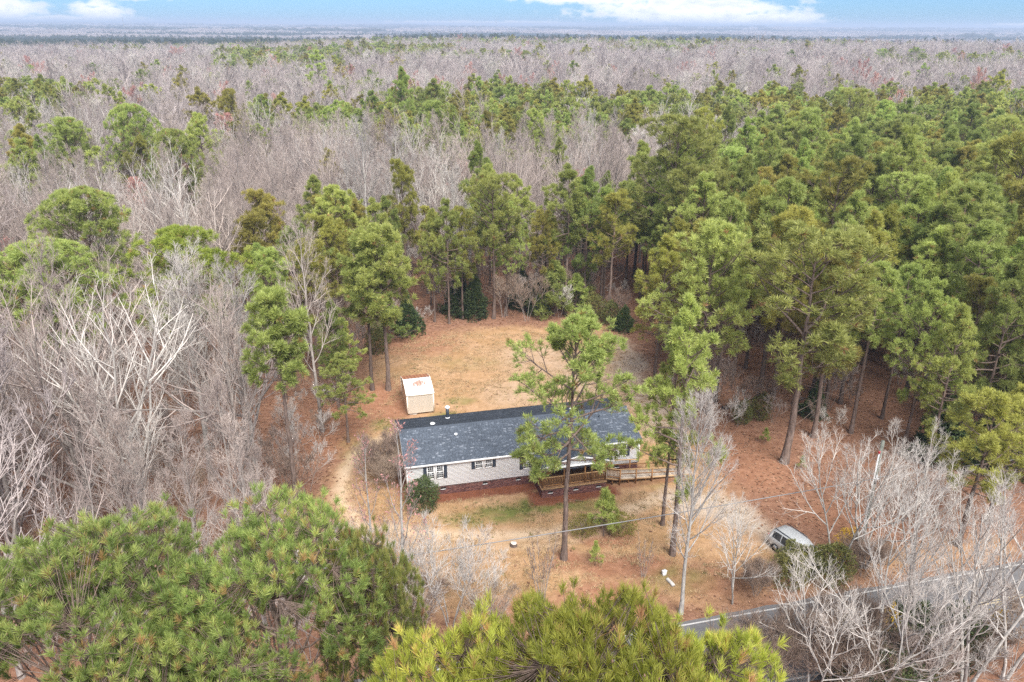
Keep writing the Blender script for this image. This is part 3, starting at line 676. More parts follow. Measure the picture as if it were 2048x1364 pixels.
roof_slope(g, (u1 + .02, HD + OV + .02, e0 - .02 + eps - .02 * math.tan(slope)), (-1, 0, 0), (0, -cs_, sn), u1 - u0 + .04, SL + .02, r_)
x = u0
while x < u1:
    t_ = 0.5 * r_.random(); zr = ZR + .108; dz = .16 * math.tan(slope)
    g.add([(x, HD / 2 - .16, zr - dz + .01), (x + .21, HD / 2 - .16, zr - dz + .022), (x + .21, HD / 2, zr + .022), (x, HD / 2, zr + .01), (x, HD / 2 + .16, zr - dz + .01), (x + .21, HD / 2 + .16, zr - dz + .022)], [(0, 1, 2, 3), (3, 2, 5, 4)], 0, t_); x += .2
g.obj('shingle', M['shingle'], roof, 'stuff')
for y0, y1 in ((-OV - .045, -OV - .004), (HD + OV + .004, HD + OV + .045)):
    g = Geo(); g.box((u0 - .01, y0, e0 - .24), (u1 + .01, y1, e0 - .035)); g.obj('fascia', M['white'], house)
g = Geo(); g.box((u0, -OV, e0 - .25), (u1, -.022, e0 - .215)); g.obj('soffit', M['white'], house)
for x0 in (u0 - .03, u1 + .004):
    g = Geo()
    for s0, s1 in ((-OV, HD / 2), (HD / 2, HD + OV)):
        za, zb = (e0, ZR + .115) if s0 < 1 else (ZR + .115, e0)
        g.add([(x0, s0, za - .20), (x0 + .026, s0, za - .20), (x0 + .026, s1, zb - .20), (x0, s1, zb - .20), (x0, s0, za - .035), (x0 + .026, s0, za - .035), (x0 + .026, s1, zb - .035), (x0, s1, zb - .035)],
              [(0, 3, 2, 1), (4, 5, 6, 7), (0, 1, 5, 4), (1, 2, 6, 5), (2, 3, 7, 6), (3, 0, 4, 7)])
    g.obj('rake_trim', M['white'], house)
def cyl(g, x, y, z0, z1, r0, r1=None, n=14, mi=0):
    r1 = r0 if r1 is None else r1
    g.tubes(np.array([[(x, y, z0), (x, y, (z0 + z1) / 2), (x, y, z1)]]), np.array([[r0, (r0 + r1) / 2, r1]]), n, mi, None, True)
# flue and roof vents
def roofz(v): return ZE + .11 + (v if v < HD / 2 else HD - v) * math.tan(slope)
g = Geo(); cyl(g, 4.53, 6.86, roofz(6.86) - .1, roofz(6.86) + 1.12, .155); fl = g.obj('flue_pipe', M['metal_dark'], house, None, True)
g = Geo(); cyl(g, 4.53, 6.86, roofz(6.86) - .06, roofz(6.86) + .09, .24, .18); g.obj('flashing', M['metal_lite'], fl)
g = Geo(); cyl(g, 4.53, 6.86, roofz(6.86) + 1.00, roofz(6.86) + 1.09, .19, .21); cyl(g, 4.53, 6.86, roofz(6.86) + 1.13, roofz(6.86) + 1.24, .235, .12); g.obj('flue_cap', M['metal_lite'], fl)
for (u, v_, rr, hh, mm) in ((2.9, 5.05, .23, .13, 'metal_lite'), (4.62, 2.78, .16, .16, 'metal_lite'), (.45, 5.2, .06, .3, 'metal_dark'), (13.2, 6.2, .06, .3, 'metal_dark'), (15.9, 5.2, .22, .13, 'metal_lite'), (17.8, 3.0, .06, .3, 'metal_dark')):
    g = Geo(); cyl(g, u, v_, roofz(v_) - .06, roofz(v_) + hh * .55, rr * .6); cyl(g, u, v_, roofz(v_) + hh * .5, roofz(v_) + hh, rr, rr * .7); g.obj('roof_vent', M[mm], house, None, True)

def window(u0, u1, z0, z1, nx_m, nz_m, yy=-0.018):
    """double hung sash window: frame > panes, grille"""
    w = .055; g = Geo(); y0, y1 = yy - .05, yy + .03
    g.box((u0, y0, z0), (u0 + w, y1, z1)); g.box((u1 - w, y0, z0), (u1, y1, z1)); g.box((u0 + w, y0, z1 - w), (u1 - w, y1, z1)); g.box((u0 + w, y0 - .012, z0), (u1 - w, y1, z0 + w))
    zm = (z0 + z1) / 2; g.box((u0 + w, y0 + .004, zm - .03), (u1 - w, y1, zm + .03))
    f = g.obj('window', M['white'], house)
    for k, (a, b) in enumerate(((z0 + w, zm - .03), (zm + .03, z1 - w))):
        yg = yy - .012 - .012 * k
        g = Geo(); g.box((u0 + w, yg, a), (u1 - w, yg + .02, b)); g.obj('pane', M['glass'], f)
        g = Geo()
        for i in range(1, nx_m): x = u0 + w + (u1 - u0 - 2 * w) * i / nx_m; g.box((x - .009, yg - .014, a), (x + .009, yg - .002, b))
        for i in range(1, nz_m): z = a + (b - a) * i / nz_m; g.box((u0 + w, yg - .0125, z - .009), (u1 - w, yg - .0025, z + .009))
        g.obj('grille', M['white'], f)
    return f
def shutter(u0, u1, z0, z1):
    g = Geo(); g.box((u0, -.045, z0), (u0 + .05, -.019, z1)); g.box((u1 - .05, -.045, z0), (u1, -.019, z1)); g.box((u0 + .05, -.045, z0), (u1 - .05, -.019, z0 + .06)); g.box((u0 + .05, -.045, z1 - .06), (u1 - .05, -.019, z1))
    z = z0 + .06
    while z < z1 - .08: g.add([(u0 + .05, -.040, z), (u1 - .05, -.040, z), (u1 - .05, -.024, z + .045), (u0 + .05, -.024, z + .045)], [(0, 1, 2, 3)]); z += .045
    g.box((u0 + .05, -.022, z0 + .06), (u1 - .05, -.0185, z1 - .06)); g.obj('shutter', M['shutter'], house)
for (a, b, z0, z1, gap, nz) in ((1.66, 3.06, 1.66, 3.0, .16, 3), (5.75, 7.25, 2.17, 2.98, .18, 2), (17.93, 19.40, 1.66, 3.0, .16, 3)):
    m_ = (a + b) / 2; window(a, m_ - gap / 2, z0, z1, 3, nz); window(m_ + gap / 2, b, z0, z1, 3, nz)
    shutter(a - .30, a - .02, z0 - .03, z1 + .03); shutter(b + .02, b + .30, z0 - .03, z1 + .03)
window(9.95, 10.68, 1.58, 3.0, 3, 3); shutter(9.65, 9.93, 1.55, 3.03); shutter(10.70, 10.98, 1.55, 3.03)
window(13.3, 14.0, 1.6, 2.9, 3, 3)
g = Geo(); g.box((15.55, -.06, .92), (15.63, 0, 3.0)); g.box((16.48, -.06, .92), (16.56, 0, 3.0)); g.box((15.63, -.06, 2.93), (16.48, 0, 3.0)); g.box((15.63, -.045, .95), (16.48, -.004, 2.93)); dr = g.obj('door', M['white'], house)
g = Geo(); g.box((15.75, -.052, 1.75), (16.36, -.046, 2.78)); g.obj('pane', M['glass'], dr)
# gable-end window and vent on the left end wall
g = Geo(); g.box((-.05, 3.1, 1.9), (-.019, 3.75, 2.9)); gw = g.obj('window', M['white'], house); g = Geo(); g.box((-.056, 3.17, 1.97), (-.051, 3.68, 2.83)); g.obj('pane', M['glass'], gw)
g = Geo(); g.box((-.045, HD / 2 - .2, 3.45), (-.019, HD / 2 + .2, 3.85)); g.obj('gable_vent', M['shutter'], house)

# ------------------------------------------------------------------ porch
porch = thing('front_porch', 'brown timber porch with gabled shingle roof on a brick base', 'porch', hw(0.05, 0.15), HA)
PU0, PU1, PV, DZ = 10.98, 16.72, -2.42, 0.98
g = Geo(); g.box((PU0 + .03, PV + .03, -.2), (PU1 - .03, -.03, DZ - .20)); pf = g.obj('brick_base', M['mortar'], porch)
g = Geo(); bricks(g, (PU0 + .03, PV + .03), (PU1 - .03, PV + .03), -.04, DZ - .20, (0, -1), r_); bricks(g, (PU0 + .03, -.03), (PU0 + .03, PV + .03), -.04, DZ - .20, (-1, 0), r_); bricks(g, (PU1 - .03, PV + .03), (PU1 - .03, -.03), -.04, DZ - .20, (1, 0), r_)
g.obj('base_brick', M['brick'], pf, 'stuff')
for u in (11.75, 14.0, 16.05): f_vent(u, PV + .03, .50, pf)
g = Geo(); g.box((PU0 - .04, PV - .04, DZ - .196), (PU1 + .04, PV + .0, DZ - .045)); g.box((PU0 - .04, PV + .002, DZ - .196), (PU0, -.03, DZ - .045)); g.box((PU1, PV + .002, DZ - .196), (PU1 + .04, -.03, DZ - .045)); g.box((PU0, PV + .002, DZ - .19), (PU1, -.04, DZ - .05)); g.obj('deck_frame', M['rail_wood'], porch)
nb_ = 40; bw = (PU1 - PU0 + .1) / nb_
for i in range(nb_):
    g = Geo(); g.box((PU0 - .05 + i * bw, PV - .06, DZ - .04), (PU0 - .05 + (i + 1) * bw - .008, -.022, DZ)); g.obj('deck_board', M['deck_wood'], porch)
pp = [(PU0 + .08, PV + .08), (PU0 + 1.95, PV + .08), (PU0 + 3.8, PV + .08), (PU1 - 1.35, PV + .08), (PU1 - .08, PV + .08), (PU1 - .08, PV + 1.2), (PU1 - .08, -.12), (PU0 + .08, -.12)]
for (x, y) in pp:
    top = 3.0
    g = Geo(); g.box((x - .055, y - .055, DZ + .002), (x + .055, y + .055, top)); g.obj('post', M['wood'], porch)
bal_me = Geo().box((-.019, -.019, -.38), (.019, .019, .38)).mesh('baluster', M['wood'])
def rail(par, p, q, zt, gapb=.14, bal=True, m='rail_wood'):
    p, q = Vector(p), Vector(q); L = (q - p).length
    g = Geo(); g.beam(p + Vector((0, 0, zt)), q + Vector((0, 0, zt)), .13, .04); g.obj('handrail', M[m], par)
    for zb in (zt - .10, .12): g = Geo(); g.beam(p + Vector((0, 0, zb)), q + Vector((0, 0, zb)), .04, .09); g.obj('rail_beam', M['wood'], par)
    if bal:
        n = int(L / gapb)
        for i in range(n):
            c = p + (q - p) * ((i + .5) / n); o = part('baluster', bal_me, par); o.location = c + Vector((0, 0, .46)); 
for a, b in zip(pp[:4], pp[1:5]): rail(porch, (a[0] + .06, a[1], DZ), (b[0] - .06, b[1], DZ), .93)
rail(porch, (pp[0][0], pp[0][1] + .06, DZ), (pp[7][0], pp[7][1] - .06, DZ), .93); rail(porch, (pp[5][0], pp[5][1] + .06, DZ), (pp[6][0], pp[6][1] - .06, DZ), .93)
# gabled porch roof running back into the main roof
RU0, RU1, RV, EZ, PZ = 10.80, 17.12, -2.78, 3.10, 3.96
mu = (RU0 + RU1) / 2; ps = math.atan2(PZ - EZ, mu - RU0); pc, psn = math.cos(ps), math.sin(ps)
back = lambda z: (z - ZE - .11) / math.tan(slope) + .12
be, bp = back(EZ), back(PZ)
g = Geo()
g.add([(RU0, RV, EZ - .06), (mu, RV, PZ - .06), (RU1, RV, EZ - .06), (RU0, RV, EZ), (mu, RV, PZ), (RU1, RV, EZ), (RU0, be, EZ), (mu, bp, PZ), (RU1, be, EZ), (RU0, be, EZ - .06), (mu, bp, PZ - .06), (RU1, be, EZ - .06)],
      [(0, 1, 4, 3), (1, 2, 5, 4), (3, 4, 7, 6), (4, 5, 8, 7), (1, 0, 9, 10), (2, 1, 10, 11), (0, 3, 6, 9), (5, 2, 11, 8)])
proof = g.obj('roof', M['shingle'], porch)
PS = (mu - RU0) / pc; g = Geo()
# left and right slopes: courses run along v
roof_slope(g, (RU0, bp, EZ + .004), (0, -1, 0), (pc, 0, psn), bp - RV + .02, PS, r_, clip=lambda b: (max(0.0, bp - back(EZ + b * psn) - .25), 99))
roof_slope(g, (RU1, RV - .02, EZ + .004), (0, 1, 0), (-pc, 0, psn), bp - RV + .02, PS, r_, clip=lambda b: (0, back(EZ + b * psn) - RV + .25))
g.obj('shingle', M['shingle'], proof, 'stuff')
g = Geo()
for (xa, za), (xb, zb) in (((RU0 - .03, EZ - .01), (mu, PZ + .0)), ((mu, PZ + .0), (RU1 + .03, EZ - .01))):
    for y0 in (RV - .035,):
        g.add([(xa, y0, za - .20), (xb, y0, zb - .20), (xb, y0, zb), (xa, y0, za), (xa, y0 + .03, za - .20), (xb, y0 + .03, zb - .20), (xb, y0 + .03, zb), (xa, y0 + .03, za)], [(0, 1, 2, 3), (5, 4, 7, 6), (3, 2, 6, 7), (0, 4, 5, 1), (0, 3, 7, 4), (1, 5, 6, 2)])
g.obj('fascia', M['white'], porch)
for x in (RU0 - .032, RU1 + .006):
    g = Geo(); g.box((x, RV, EZ - .17), (x + .026, be - .05, EZ - .005)); g.obj('fascia', M['white'], porch)
g = Geo(); g.add([(RU0 + .25, PV + .1, EZ - .15), (RU1 - .25, PV + .1, EZ - .15), (mu, PV + .1, PZ - .07), (RU0 + .25, PV + .16, EZ - .15), (RU1 - .25, PV + .16, EZ - .15), (mu, PV + .16, PZ - .07)], [(0, 1, 2), (5, 4, 3)])
g.box((RU0 + .1, PV + .005, EZ - .21), (RU1 - .1, PV + .155, EZ - .152)); g.obj('gable_panel', M['white'], porch)
g = Geo(); g.box((RU0 + .05, RV + .02, EZ - .150), (RU1 - .05, -.03, EZ - .12)); g.obj('ceiling', M['white'], porch)

# ------------------------------------------------------------------ ramp
ramp_t = thing('wheelchair_ramp', 'pale plank ramp with brown handrails leading away from porch', 'ramp', hw(0.05, 0.15), HA)
RA, RB = 16.84, 25.2; RV0, RV1 = -1.95, -.55
def rz_(u): return DZ - .03 - .32 * min(1, (u - RA) / 1.3) - max(0, u - RA - 1.3) * .085
n = 58; w_ = (RB - RA) / n
for i in range(n):
    a, b = RA + i * w_, RA + (i + 1) * w_ - .012
    g = Geo(); za, zb = rz_(a), rz_(b)
    g.add([(a, RV0, za - .035), (b, RV0, zb - .035), (b, RV1, zb - .035), (a, RV1, za - .035), (a, RV0, za), (b, RV0, zb), (b, RV1, zb), (a, RV1, za)], [(0, 3, 2, 1), (4, 5, 6, 7), (0, 1, 5, 4), (1, 2, 6, 5), (2, 3, 7, 6), (3, 0, 4, 7)])
    g.obj('ramp_board', M['grey_wood'], ramp_t)
for y in (RV0 + .03, RV1 - .03):
    g = Geo(); g.beam((RA, y, rz_(RA) - .13), (RA + 1.3, y, rz_(RA + 1.3) - .13), .05, .18); g.beam((RA + 1.3, y, rz_(RA + 1.3) - .13), (RB, y, max(.1, rz_(RB) - .13)), .05, .18); g.obj('stringer', M['rail_wood'], ramp_t)
for y, us in ((RV0 - .06, (18.12, 19.6, 21.1, 22.6, 24.1)), (RV1 + .06, (17.9, 19.6, 21.2, 22.8, 24.4))):
    for u in us:
        g = Geo(); g.box((u - .05, y - .05, -.1), (u + .05, y + .05, rz_(u) + .95)); g.obj('post', M['wood'], ramp_t)
    g = Geo(); a = us[0]; g.beam((a - .1, y, rz_(a) + .97), (us[-1] + .2, y, rz_(us[-1] + .2) + .97), .14, .04); g.obj('handrail', M['rail_wood'], ramp_t)
    g = Geo(); g.beam((a, y, rz_(a) + .5), (us[-1] + .1, y, rz_(us[-1]) + .5), .04, .09); g.obj('rail_beam', M['wood'], ramp_t)
    rail(ramp_t, (RA + .08, y, rz_(RA) + .02), (us[0] - .06, y, rz_(us[0]) + .02), .93, .13)
for u in (17.5, 19.0, 20.6, 22.2):
    g = Geo(); g.box((u - .05, RV0 + .1, -.1), (u + .05, RV0 + .2, rz_(u) - .05)); g.obj('support_post', M['wood'], ramp_t)

# ------------------------------------------------------------------ shed
SA = R(15.0); shed = thing('garden_shed', 'small cream sided shed with rusty white metal roof', 'shed', (-10.60, 70.50, 0), SA)
SW, SDp, SB, SE, SR_ = 2.70, 4.70, 0.17, 2.32, 2.98
gab2 = lambda s: SE + (SR_ - SE) * (1 - abs(2 * s - 1)) - .02
g = Geo(); g.box((.02, .02, SB), (SW - .02, SDp - .02, SE - .02)); clap(g, (0, 0), (SW, 0), SB, lambda s: SE - .01, (0, -1), .115); clap(g, (SW, SDp), (0, SDp), SB, lambda s: SE - .01, (0, 1), .115)
for x, nn in ((0, -1), (SW, 1)):
    clap(g, (x, SDp) if nn < 0 else (x, 0), (x, 0) if nn < 0 else (x, SDp), SB, gab2, (nn, 0), .115)
    xx = x + .02 * (-nn); g.add([(xx, 0.02, SE - .03), (xx, SDp - .02, SE - .03), (xx, SDp / 2, SR_ - .05)], [(0, 1, 2)])
g.obj('wall', M['shed_siding'], shed)
for (x, y) in ((0, 0), (SW, 0), (0, SDp), (SW, SDp)):
    g = Geo(); g.box((x - .05, y - .05, SB), (x + .05, y + .05, SE - .03)); g.obj('corner_trim', plain('cream_trim', (.78, .72, .62), .5) if 'ct' not in M else M['ct'], shed)
    M['ct'] = bpy.data.materials['cream_trim']
def rusty(t):
    ov = objvec(t); s3 = N(t, 'ShaderNodeSeparateXYZ'); t.links.new(ov, s3.inputs[0])
    mp = N(t, 'ShaderNodeMapping'); mp.inputs['Scale'].default_value = (5.0, 1.3, 1); t.links.new(ov, mp.inputs[0])
    n = noise(t, mp.outputs[0], 1.5, 6, .7); n2_ = noise(t, ov, 2.2, 5, .65)
    # rust: whole rear slope past the ridge, plus a stained patch high on the front slope
    rear = ramp(t, mth(t, 'ADD', mth(t, 'DIVIDE', s3.outputs[1], 4.7), mth(t, 'MULTIPLY', mth(t, 'SUBTRACT', n2_, .5), .10)), [(0.525, 0.0), (0.545, 1.0)])
    px = mth(t, 'DIVIDE', mth(t, 'SUBTRACT', s3.outputs[0], 1.45), 0.85); py = mth(t, 'DIVIDE', mth(t, 'SUBTRACT', s3.outputs[1], 1.55), 0.55)
    d = mth(t, 'SQRT', mth(t, 'ADD', mth(t, 'MULTIPLY', px, px), mth(t, 'MULTIPLY', py, py)))
    patch = ramp(t, mth(t, 'ADD', d, mth(t, 'MULTIPLY', mth(t, 'SUBTRACT', n, .5), 3.4)), [(0.70, 1.0), (1.15, 0.0)])
    f = mth(t, 'MAXIMUM', rear, mth(t, 'MULTIPLY', patch, .85))
    rust = ramp(t, n2_, [(0.3, (0.22, 0.085, 0.045)), (0.7, (0.40, 0.19, 0.11))])
    wh = ramp(t, n, [(0.3, (0.58, 0.61, 0.65)), (0.7, (0.74, 0.76, 0.78))])
    return pbr(t, mixc(t, f, wh, rust), 0.5, 0.4)
M['rusty'] = mat('rusty_metal', rusty)
nP = 8
for i in range(nP):
    a, b = -.06 + i * (SW + .12) / nP, -.06 + (i + 1) * (SW + .12) / nP
    for front in (0, 1):
        y0, y1 = (-.08, SDp / 2) if not front else (SDp / 2, SDp + .08)
        z0, z1 = (SE - .02, SR_) if not front else (SR_, SE - .02)
        mid = (y0 + y1) / 2; zm = (z0 + z1) / 2 + .05
        g = Geo(); q = [(y0, z0), (mid, zm), (y1, z1)]; vv = []
        for (y, z) in q: vv += [(a, y, z), (b - .035, y, z), (b - .035, y, z + .022), (b, y, z + .022), (b, y, z)]
        F_ = []
        for k in range(2):
            for j in range(4): F_.append((k * 5 + j, k * 5 + j + 1, k * 5 + j + 6, k * 5 + j + 5))
        g.add(vv, F_); g.obj('roof_panel', M['rusty'], shed)
for x in (-.085, SW + .062):
    g = Geo()
    for y0, z0, y1, z1 in ((-.08, SE - .02, SDp / 4, (SE + SR_) / 2 + .05), (SDp / 4, (SE + SR_) / 2 + .05, SDp / 2, SR_), (SDp / 2, SR_, SDp * .75, (SE + SR_) / 2 + .05), (SDp * .75, (SE + SR_) / 2 + .05, SDp + .08, SE - .02)):
        g.beam((x + .012, y0, z0 - .03), (x + .012, y1, z1 - .03), .025, .13)
    g.obj('rake_trim', M['ct'], shed)
g = Geo(); g.box((-.06, -.10, SE - .11), (SW + .06, -.075, SE - .03)); g.obj('fascia', M['ct'], shed)
g = Geo()
for x in (.15, SW - .15): g.box((x - .08, .05, .08), (x + .08, SDp - .05, SB - .003))
g.obj('skid', M['deck_wood'], shed)
for (x, y) in ((.35, .2), (.75, .15), (SW - .3, .25), (.3, 2.3), (SW - .3, 2.3), (.3, 4.4), (SW - .3, 4.4)):
    g = Geo(); g.box((x - .2, y - .1, -.05), (x + .2, y + .1, .078)); g.obj('concrete_block', M['concrete'], shed)

# ------------------------------------------------------------------ vehicle
def car_paint(t):
    return pbr(t, (0.44, 0.45, 0.46), 0.32, 0.5, 0.2)
M['paint'] = mat('silver_paint', car_paint); M['tyre'] = plain('tyre', (0.02, 0.02, 0.02), .8, .2); M['rim'] = plain('rim', (.5, .5, .5), .3, .5, .05, 6, .7)
M['lamp_red'] = plain('tail_lamp', (.4, .02, .02), .2, .5); M['lamp_clear'] = plain('head_lamp', (.7, .72, .75), .1, .6)
car = thing('parked_car', 'silver estate car parked under bare trees by the driveway', 'car', (21.55, 47.9, 0.0), R(-62))
# sections along x (rear -2.3 .. front 2.3): (x, half width, z floor, z belt, half width at roof, z roof)
sec = [(-2.30, .74, .45, .82, .60, .90), (-2.24, .88, .34, .98, .66, 1.12), (-2.0, .91, .28, 1.02, .67, 1.55), (-1.5, .92, .24, 1.03, .69, 1.66), (-.6, .93, .22, 1.02, .70, 1.70), (.2, .93, .22, 1.0, .69, 1.67), (.65, .93, .22, .99, .66, 1.52), (1.2, .92, .22, .98, .72, 1.10), (1.35, .92, .23, .97, .76, 1.02), (1.9, .89, .26, .88, .74, .93), (2.2, .83, .32, .76, .70, .80), (2.32, .70, .42, .62, .60, .66)]
g = Geo(); rings = []
for (x, w, zf, zb, wr, zr) in sec:
    rings.append([(x, -w * .92, zf), (x, -w, zf + .22), (x, -w, zb - .06), (x, -w * .95, zb), (x, -wr, zr - .05), (x, -wr * .86, zr), (x, 0, zr + .015), (x, wr * .86, zr), (x, wr, zr - .05), (x, w * .95, zb), (x, w, zb - .06), (x, w, zf + .22), (x, w * .92, zf)])
nr = 13; F_ = [(i * nr + j, (i + 1) * nr + j, (i + 1) * nr + (j + 1) % nr, i * nr + (j + 1) % nr) for i in range(len(sec) - 1) for j in range(nr)]
g.add(np.array(rings).reshape(-1, 3), F_)
for e in (0, len(sec) - 1):
    b = e * nr; g.f4.append((np.array([(b, b + 1, b + 11, b + 12), (b + 1, b + 2, b + 10, b + 11), (b + 2, b + 3, b + 9, b + 10), (b + 3, b + 4, b + 8, b + 9), (b + 4, b + 5, b + 7, b + 8)]), np.zeros(5), np.zeros(5)))
g.obj('body', M['paint'], car, None, True)
def lerp_sec(x):
    for s0, s1 in zip(sec[:-1], sec[1:]):
        if s0[0] <= x <= s1[0]: f = (x - s0[0]) / (s1[0] - s0[0]); return [a + (b - a) * f for a, b in zip(s0, s1)]
for sgn in (-1, 1):
    for (a, b) in ((-1.85, -1.08), (-1.0, -.12), (-.04, .72)):
        V = []
        for x in (a, (a + b) / 2, b):
            _, w, zf, zb, wr, zr = lerp_sec(x)
            lo, hi = (w * .95, zb + .03), (wr, zr - .09)
            if hi[1] - lo[1] < .1: hi = (hi[0], lo[1] + .1)
            V += [(x, sgn * (lo[0] - .005 + .012), lo[1]), (x, sgn * (hi[0] + .02 + .012), hi[1])]
        g = Geo(); g.add(V, [(0, 2, 3, 1), (2, 4, 5, 3)]); g.obj('side_window', M['glass'], car)
    for x in (-1.4, 1.42):
        g = Geo(); th_ = np.linspace(0, 2 * np.pi, 21)[:-1]
        for y0, y1, rad, mi in ((.70, .93, .34, 0), (.905, .94, .20, 1)):
            V = np.concatenate([np.stack([x + rad * np.cos(th_), 0 * th_ + sgn * y0, .34 + rad * np.sin(th_)], -1), np.stack([x + rad * np.cos(th_), 0 * th_ + sgn * y1, .34 + rad * np.sin(th_)], -1)])
            i = np.arange(20); F4 = np.stack([i, (i + 1) % 20, (i + 1) % 20 + 20, i + 20], -1); g.add(V, F4, mi)
            g.f3.append((np.stack([np.full(18, 20), 20 + np.arange(1, 19), 20 + np.arange(2, 20)], -1) + g.n - 40, np.full(18, mi), np.zeros(18)))
        g.obj('wheel', [M['tyre'], M['rim']], car)
    g = Geo(); g.beam((-1.9, sgn * .62, 1.72), (.1, sgn * .62, 1.76), .05, .04); g.obj('roof_rail', M['metal_dark'], car)
    g = Geo(); g.box((-2.31, sgn * .72 - .12, .80), (-2.22, sgn * .72 + .12, 1.05)); g.obj('tail_lamp', M['lamp_red'], car)
    g = Geo(); g.box((2.12, sgn * .62 - .16, .62), (2.27, sgn * .62 + .16, .76)); g.obj('headlight', M['lamp_clear'], car)
    g = Geo(); g.box((.62, sgn * 1.03 - .09, 1.0), (.78, sgn * 1.03 + .09, 1.14)); g.obj('mirror', M['paint'], car)
g = Geo(); g.add([(.72, -.62, 1.50), (.72, .62, 1.50), (1.21, .72, 1.13), (1.21, -.72, 1.13)], [(0, 1, 2, 3)]); g.obj('windscreen', M['glass'], car)
g = Geo(); g.add([(-2.245, -.60, 1.16), (-2.245, .60, 1.16), (-2.03, .60, 1.54), (-2.03, -.60, 1.54)], [(0, 3, 2, 1)]); g.obj('rear_window', M['glass'], car)

# ------------------------------------------------------------------ pole, cable, small things
M['pole'] = mat('pole_wood', bark_f((0.10, 0.115, 0.095), (0.24, 0.25, 0.22), (14, 14, 1)))
pole = thing('utility_pole', 'greenish wooden utility pole with white conduit among bare trees', 'pole', (27.3, 50.0, 0))
g = Geo(); g.tubes(np.array([[(0, 0, -.3), (0, 0, 4), (0, 0, 8.9)]]), np.array([[.16, .14, .12]]), 12, 0, None, True); g.obj('post', M['pole'], pole, None, True)
g = Geo(); cyl(g, -.16, -.10, 0, 7.9, .05); g.obj('conduit', M['metal_lite'], pole, None, True)
g = Geo(); cyl(g, -.16, -.10, 7.9, 8.08, .075); g.obj('conduit_cap', plain('red_cap', (.5, .04, .05), .5), pole, None, True)
g = Geo(); g.box((-.2, -.2, 5.7), (.2, -.12, 5.8)); g.box((-.05, -.22, 5.4), (.05, -.12, 6.1)); g.obj('bracket', M['metal_lite'], pole)
def cable(a, b, sag, rr, label):
    a, b = np.array(a), np.array(b); s = np.linspace(0, 1, 40)[:, None]
    P = a + (b - a) * s; P[:, 2] -= sag * 4 * (s * (1 - s))[:, 0]
    g = Geo(); g.tubes(P[None], np.full((1, 40), rr), 6); return tag(g.obj('overhead_cable', M['cab'], None, None, True), label, 'cable')
M['cab'] = plain('cable', (0.17, 0.165, 0.165), .6)
cable((-45, 32.1, 5.3), (27.2, 49.85, 5.75), .6, .035, 'grey overhead cable crossing in front of the lone central pine')
cable((27.4, 50.05, 5.75), (85, 64.3, 6.1), .4, .03, 'thin overhead cable running from the pole into the pines')
# stump
st = thing('tree_stump', 'low pale cut tree stump on the front lawn', 'stump', (0.21, 49.2, 0))
g = Geo(); g.tubes(np.array([[(0, 0, -.1), (0, 0, .08), (0, 0, .2), (.01, 0, .26)]]), np.array([[.33, .28, .25, .24]]), 12); g.obj('bark', M['pine_bark'], st)
g = Geo(); g.tubes(np.array([[(0, 0, .2), (.01, 0, .255), (.01, 0, .275)]]), np.array([[.2, .235, .23]]), 12, 0, None, True); g.obj('cut_face', plain('cut_wood', (.58, .50, .42), .8), st)
bx = thing('utility_pedestal', 'small white capped utility box on the lawn beside the road', 'utility box', (11.17, 45.87, 0), .5)
g = Geo(); g.box((-.14, -.10, -.1), (.14, .10, .34)); g.obj('cabinet', M['white'], bx); g = Geo(); g.box((-.17, -.13, .342), (.17, .13, .40)); g.obj('lid', M['white'], bx)
g = Geo(); g.tubes(np.array([[(11.3, 45.3, .10), (11.5, 44.9, .1), (11.62, 44.6, .1)]]), np.array([[.13, .13, .13]]), 10, 0, None, True); tag(g.obj('drain_pipe', M['concrete']), 'short grey drain pipe lying near the white box', 'pipe')
for k, (x, y, L, a, rr, lab) in enumerate(((23.6, 72.6, 3.2, .12, .2, 'dark fallen log lying on the pine litter'), (30.6, 74.2, 2.2, .6, .16, 'short fallen log behind the tall pine trunk'), (31.4, 71.5, 1.6, -1.1, .11, 'pale broken branch on the litter by the pine stand'))):
    o = thing('fallen_log', lab, 'log', (x, y, rr * .8), a)
    g = Geo(); g.tubes(np.array([[(-L / 2, 0, 0), (0, .06, .05), (L / 2, 0, .02)]]), np.array([[rr, rr * .9, rr * .75]]), 9, 0, None, True); g.obj('trunk', M['grey_bark'] if k == 2 else M['pine_bark'], o)
    g = Geo(); g.tubes(np.array([[(L * .2, 0, 0), (L * .3, .3, .3), (L * .32, .5, .6)]]), np.array([[rr * .35, rr * .25, rr * .12]]), 6); g.obj('branch_stub', M['grey_bark'], o)
# radio masts far off
M['steel'] = plain('mast_steel', (.30, .31, .33), .5, .4)
def mast(x, y, top, w, label):
    z0 = float(terr(x, y)); h = top - z0; o = thing('radio_mast', label, 'mast', (x, y, z0))
    for k in range(3):
        a = k * 2.094; g = Geo(); g.tubes(np.array([[(w * math.cos(a), w * math.sin(a), -1), (w * .8 * math.cos(a), w * .8 * math.sin(a), h / 2), (w * .55 * math.cos(a), w * .55 * math.sin(a), h)]]), np.array([[.28, .26, .22]]), 4); g.obj('mast_leg', M['steel'], o)
    g = Geo()
    for i in range(int(h / 3)):
        z = i * 3; s0 = 1 - .45 * z / h
        for k in range(3):
            a, b = k * 2.094, (k + 1) * 2.094
            g.beam((w * s0 * math.cos(a), w * s0 * math.sin(a), z), (w * s0 * math.cos(b), w * s0 * math.sin(b), z + 3), .16, .16); g.beam((w * s0 * math.cos(a), w * s0 * math.sin(a), z), (w * s0 * math.cos(b), w * s0 * math.sin(b), z), .16, .16)
    g.obj('brace', M['steel'], o, 'stuff')
    g = Geo(); cyl(g, 0, 0, h - .5, h + 4, .35, .2, 6); g.obj('antenna', M['steel'], o)
